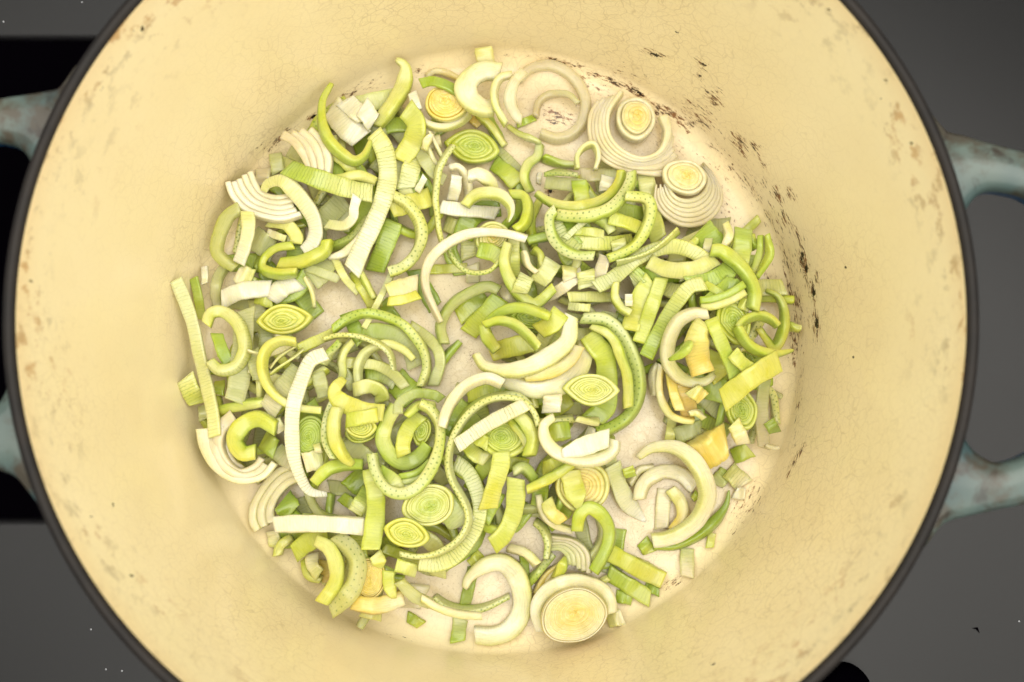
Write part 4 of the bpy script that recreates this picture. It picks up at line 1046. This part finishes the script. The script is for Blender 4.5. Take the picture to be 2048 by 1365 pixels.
4;E;15;PTL;;705,682 688,703 683,725 686,747 679,768;pale upright strip at the left of the rings at centre left
4;F;26;PLC;s.1;706,781 738,773 762,785 764,805;pale block with a hollow right of the yellow curl
4;E;28;PGG;s.1;794,811 774,843 766,879 782,910 810,926 838,914 856,890;green cup shaped ring inside the big pale ring
4;F;27;LBG;s.2;843,830 817,856 806,888 808,912;lime strip standing inside the green cup ring
4;E;15;PLG;;872,811 838,811 812,832;short lime strip across the top of the tangled rings
4;E;13;TTG;d1;668,797 653,832 652,879 668,918;speckled arc left of the pale yellow curve at centre left
4;slice;32,22,0;BLG;n4 e.4 y12;722,855;small lime slice tilted under the lime block at centre left
4;E;30;CWP;t.5;951,708 970,733 1010,742 1056,735 1103,710 1136,680 1143,632;upper white arc of the big nested slice at centre
4;F;34;LBG;s.1;1122,624 1106,647 1076,664;broad lime strip above the nested white slice
4;E;20;GLG;;976,645 1010,621 1045,616 1080,626 1100,634;green arch over the small dark central slice
4;E;20;PBG;t.5;1181,653 1210,664 1230,684 1243,717 1255,755 1256,816;pale arc inside the large speckled green arc
4;E;13;PPC;;1152,837 1172,842 1198,844;pale stick at the foot of the broad lime band
4;F;21;WWC;;1172,862 1190,870;small white block on top of the white curl
4;E;24;PLG;;1031,824 1054,849 1066,879 1058,912;lime arc at the right edge of the large dark slice
4;E;11;GTG;d1;901,875 923,839 951,811 986,795 1033,790 1064,812;outer speckled green arc above the long thin ring
4;E;14;CPC;;860,270 848,300;short cream stick leaning on the fibrous slivers
4;E;12;GLD;;1395,985 1385,1000;tiny green tip in the white ring
5;E;19;LBG;t.5 u.5 r-14;663,167 645,202 644,244 656,279 680,306 708,323 730,310 743,280;hooked green sliver at the top left of the heap
5;F;18;WWC;s.2;824,186 836,222;small white block left of the yellow core at top
5;F;36;WWC;s.1;724,214 748,247;bright white cube shaped scrap at top left
5;F;38;LBG;s.2;812,218 833,250 824,287 800,322;lime flat strip below the small white block at top left
5;F;19;GDG;s.1;841,168 866,163 895,173 920,188;bright green strip lying across the yellow core
5;E;38;WCP;;1000,146 968,143 943,156 931,178 942,203 968,218 990,216;thick white curl at the top of the heap
5;E;13;CTL;;1024,150 1000,158 989,182 992,212 1006,240 1012,250;green edged pale arc right of the white curl
5;E;22;CWC;;1046,143 1027,168 1020,202 1033,232 1044,240;white arc overlapping the large translucent ring
5;E;12;TPL;d.8 u.6;906,291 890,314 878,338 874,362 871,400 874,427 878,464 890,506;long speckled needle running down the upper centre
5;slice;40,47,-4;CYC;n4 x3 y-4 b3 h6;1272,236;domed yellow core in the nest of cream arcs
5;slice;45,37,12;CYC;n5 x3 b1;1370,353;flat yellow core in the nest of pinkish arcs
5;F;34;PWL;s.8 b.1;748,266 768,300 776,350 766,400 746,450 722,500 704,544;long white ribbed strip hanging down the upper left
5;E;16;LBG;;588,492 553,497 528,517 526,538 556,549 594,546;lime arc, left half of the lime loop at left
5;E;22;PWL;u.1;930,412 945,396 965,388 998,391 1018,408 1022,426 1016,444;pale yellow hook with a pointed end at the upper centre
5;E;18;WKC;u.6;1053,478 1010,467 963,465 927,472 892,490 864,516 851,545 852,579 866,614 881,645;long cream arc across the middle of the heap
5;E;20;PBG;t.6;1072,386 1093,401 1120,412 1156,415 1192,407 1220,391 1238,367 1244,344;smile shaped lime arc at the upper right
5;E;22;TPG;d1;1263,346 1260,368 1245,394 1220,418 1184,431 1148,434 1112,430;speckled band hugging the underside of the smile shaped arc
5;E;20;TTG;d1;1111,420 1100,434 1100,456 1110,482 1129,500 1156,511 1188,512;speckled band along the inside of the hooked ring
5;E;20;PLG;d1;1250,392 1289,397 1301,412 1299,437 1289,463 1271,489 1245,506 1215,518;dotted bend right of the hooked ring
5;F;29;PPC;s.1 b.35;1298,522 1326,536 1360,541 1396,535 1430,517;thick pale crescent strip right of centre
5;E;24;LLG;;1421,502 1442,503 1470,523 1494,551 1508,583 1505,620;lime arc running down the right side
5;E;6;PTG;d.6;1357,461 1330,485 1299,505 1267,518 1233,527;fine speckled needle at the upper right
5;F;14;WCW;;1257,589 1258,613;small white cube in the centre right
5;E;15;GLG;t.3 u.4;1338,720 1364,707 1383,682;green leaf shaped sliver on the cream open ring at right
5;E;12;LBG;;1474,656 1490,641 1517,632 1540,639 1556,653;upper edge of the pointed lime loop at right
5;E;16;LBG;u.3;1474,656 1490,683 1513,701 1547,709 1588,701;lower edge of the pointed lime loop at right
5;F;38;BBL;s.1;1558,722 1500,758 1444,802;flat yellow green board at the right wall
5;F;26;PCY;h4;1467,846 1487,888;pale block resting on the big yellow core chunk
5;E;34;CWP;t.35;1276,916 1306,896 1348,895 1380,914 1404,949 1414,985 1409,1012 1391,1043 1358,1068 1327,1079 1304,1081;big white ring at lower right
5;F;34;LLG;s.2;744,938 752,1000 749,1050 741,1100;vertical lime bar crossing the white bar at lower left
5;E;11;PPT;d1;1077,853 1068,826 1045,803 1010,796 975,802 946,821 922,849 904,886 897,926 905,961 924,994 936,1022 936,1050 915,1083 875,1107 836,1114 800,1108;very long thin speckled ring spanning the bottom half
5;F;32;LBP;s.4;1003,903 1000,935 988,975 976,1018;upright lime bar, left one of the two at bottom centre
5;E;18;LBG;;1144,928 1115,947 1080,968 1054,980;lime stick under the white curl
5;slice;66,55,-18;CYO;n16 x4 y6 h6 b.9;1148,1232;round yellow slice at the bottom wall
5;slice;56,31,-5;BLG;n5 e.85 y12 h5;568,639;yellow eye shaped slice at the left
5;E;15;BPL;;593,685 563,682 536,697 525,728 534,768 558,797 594,815 643,821;thin lime open ring beside the long white strip
5;F;27;WWP;s.7 u.3;653,708 622,722 603,762 588,809 584,856 588,914 604,961 622,984 654,989;long white ribbed strip at the left centre
5;E;30;LBG;;553,857 518,838 486,851 470,880 486,906 512,904;lime curl like a hook at the far left
5;F;36;LGG;s.1;526,878 552,900;lime flat square right of the lime curl
5;E;20;TPG;d1;744,907 753,948 775,979 806,988 838,972 864,936 878,893 879,850 862,821 840,808;big pale speckled ring at the centre
5;F;18;TGG;s.1;796,828 800,806 829,788 866,790 884,800;watery green arc over the top of the tangled rings
5;F;32;BBL;t.4;688,757 670,778 676,798 703,814 740,824 768,826;bright yellow curl at the centre left
5;F;26;LBG;s.1;692,842 727,835 756,830;lime block under the bright yellow curl
5;E;23;PBL;u.4;676,816 668,844 670,879 687,912 706,930;pale yellow curve left of the tangled rings
5;E;9;PTP;d1;648,680 677,672 713,672 743,681 767,694 782,712 788,742;thin dotted arc across the rings at centre left
5;E;22;LBG;;968,652 976,678 994,702;left leg of the pointed lime arch in the centre
5;E;15;LPG;;967,651 998,642 1030,650 1056,672 1077,696;top of the pointed lime arch in the centre
5;slice;57,33,2;PBG;n7 e.9 y2;1183,779;yellow green eye shaped slice right of centre
5;E;24;CWP;t.6;1108,834 1088,851 1091,880 1110,903 1140,915 1170,922 1202,918 1226,902 1230,880;white curl right of the large dark slice
5;F;33;WWP;t.4 s.1;1124,908 1170,892 1218,876;bright white strip lying across the white curl
5;E;19;WCC;;1006,769 974,757 939,768 912,792 893,824 885,855;cream white arc in the middle of the lower half
5;F;25;CWP;s.8;1052,809 974,850 913,892;white diagonal ribbed bar at the centre
"""

rows = [r.split(';') for r in PIECES.strip().split('\n')]
rows.sort(key=lambda r: int(r[0]))
# ---------------------------------------------------------------- small scraps mostly buried under the pile
HEAP = [(560, 300, 100), (700, 270, 80), (820, 280, 60), (620, 420, 120), (760, 400, 100), (900, 400, 90), (960, 500, 110), (1100, 440, 90), (1230, 420, 80), (1150, 540, 110),
        (1300, 540, 90), (1440, 560, 90), (1370, 660, 90), (1480, 680, 80), (1230, 700, 80), (1060, 640, 90), (1100, 760, 80), (960, 860, 110), (1100, 900, 80), (780, 720, 90),
        (660, 760, 110), (500, 700, 90), (480, 800, 90), (600, 880, 110), (480, 880, 70), (740, 860, 110), (860, 880, 90), (700, 980, 110), (820, 1030, 100), (620, 1060, 80),
        (700, 1150, 80), (920, 1040, 70), (1010, 980, 80), (1140, 970, 80), (1180, 1060, 50), (1400, 780, 70), (1470, 780, 60), (520, 560, 80), (560, 500, 90)]
BARE = [(690, 590, 78), (790, 640, 30), (880, 560, 46), (850, 620, 60), (1110, 235, 90), (1300, 810, 60), (1300, 860, 50), (1340, 930, 60), (1250, 1010, 45), (985, 1180, 70), (1250, 1050, 60), (900, 740, 34), (1100, 380, 44)]
fr = np.random.RandomState(21)
TONE = [('TTS', 'pale translucent'), ('GGD', 'green'), ('LGL', 'lime green'), ('PPT', 'pale yellow green')]
MARKS = [(700, 250, 'hooked green sliver'), (630, 300, 'cream lined band'), (540, 400, 'cream nested arcs'), (600, 440, 'curling cream strip'), (580, 510, 'lime loop'), (750, 400, 'long white ribbed strip'),
         (820, 270, 'lime flat strip at the top'), (892, 206, 'plain yellow core'), (945, 292, 'green eye shaped slice'), (937, 425, 'white level bar'), (960, 470, 'long cream arc'), (985, 400, 'pale yellow hook'),
         (1160, 410, 'smile shaped lime arc'), (1165, 510, 'hooked lime ring'), (1295, 430, 'dotted bend'), (1360, 540, 'thick pale crescent'), (1480, 550, 'lime arc at right'), (1285, 620, 'three slanting strips'),
         (1400, 690, 'yellow core lump'), (1530, 660, 'pointed lime loop'), (1500, 762, 'flat yellow green board'), (1035, 545, 'central lime hook'), (950, 620, 'slanting green pair'), (1040, 700, 'nested white slice'),
         (1183, 780, 'yellow green eye slice'), (1260, 740, 'speckled green arc'), (1150, 900, 'white curl'), (985, 850, 'white diagonal bar'), (1000, 930, 'upright lime bar'), (890, 800, 'cream white arc'),
         (810, 890, 'big pale speckled ring'), (710, 800, 'bright yellow curl'), (760, 680, 'dotted rings'), (600, 850, 'long white strip'), (570, 740, 'lime open ring'), (568, 640, 'yellow eye slice'),
         (490, 590, 'white flat bar'), (455, 680, 'striped loop'), (410, 760, 'leaning strip'), (500, 880, 'lime curl'), (460, 920, 'cream ring nest'), (545, 990, 'cream arcs at lower left'), (640, 1050, 'level white bar'),
         (748, 1020, 'vertical lime bar'), (857, 1011, 'larger ringed slice'), (813, 1067, 'smaller ringed slice'), (690, 1130, 'pale arcs at lower left'), (940, 1040, 'wide ribbed arc'), (1028, 1020, 'long lime bar'),
         (1166, 980, 'yellow ringed slice'), (1200, 1060, 'green open loop'), (1060, 1100, 'bottom ring')]
seen = set()
nf = 0
tries = 0
while nf < 200 and tries < 9000:
    tries += 1
    hx, hy, hr = HEAP[fr.randint(len(HEAP))]
    a = fr.rand() * 6.283; r = hr * fr.rand() ** .5
    x, y = hx + r * math.cos(a), hy + r * math.sin(a)
    if any(math.hypot(x - p, y - q) < rr_ for p, q, rr_ in BARE) or math.hypot(x - 987, y - 705) > 545: continue
    L_ = fr.uniform(80, 165); th_ = fr.rand() * 3.14; bd = fr.choice([-1, 1]) * fr.uniform(.12, .36) * L_
    dx, dy = math.cos(th_) * L_ / 2, math.sin(th_) * L_ / 2
    tn, word = TONE[fr.choice(4, p=[.34, .2, .22, .24])]
    pts = '%.0f,%.0f %.0f,%.0f %.0f,%.0f' % (x - dx, y - dy, x - dy / L_ * 2 * bd, y + dx / L_ * 2 * bd, x + dx, y + dy)
    mk = sorted(MARKS, key=lambda m: math.hypot(m[0] - x, m[1] - y))[fr.randint(2)]
    ddx, ddy = x - mk[0], y - mk[1]
    side = ('right of' if ddx > 0 else 'left of') if abs(ddx) > abs(ddy) else ('just below' if ddy > 0 else 'just above')
    lab = '%s strip half buried, %s the %s' % (word, side, mk[2])
    if lab in seen: continue
    seen.add(lab)
    md_ = 'F' if fr.rand() < .38 else 'E'
    rows.insert(0, ['0', md_, '%.0f' % (fr.uniform(24, 34) if md_ == 'F' else fr.uniform(11, 18)), tn, 's%.1f d%d' % (fr.uniform(.1, .7), fr.rand() < .3), pts, lab])
    nf += 1
for L, kind, wv, cols, opts, pts, label in rows:
    if kind in 'FE': strip(kind, float(wv), cols, opts, pts, label, int(L) < 3)
    elif kind == 'stack': stack(wv, cols, opts, pts, label)
    else:
        rx, ry, an = [float(v) for v in wv.split(',')]
        slice_(rx, ry, an, cols, opts, pts, label)
print('pile top', HM[np.hypot(*np.meshgrid(gx, gx)) < 0.09].max())
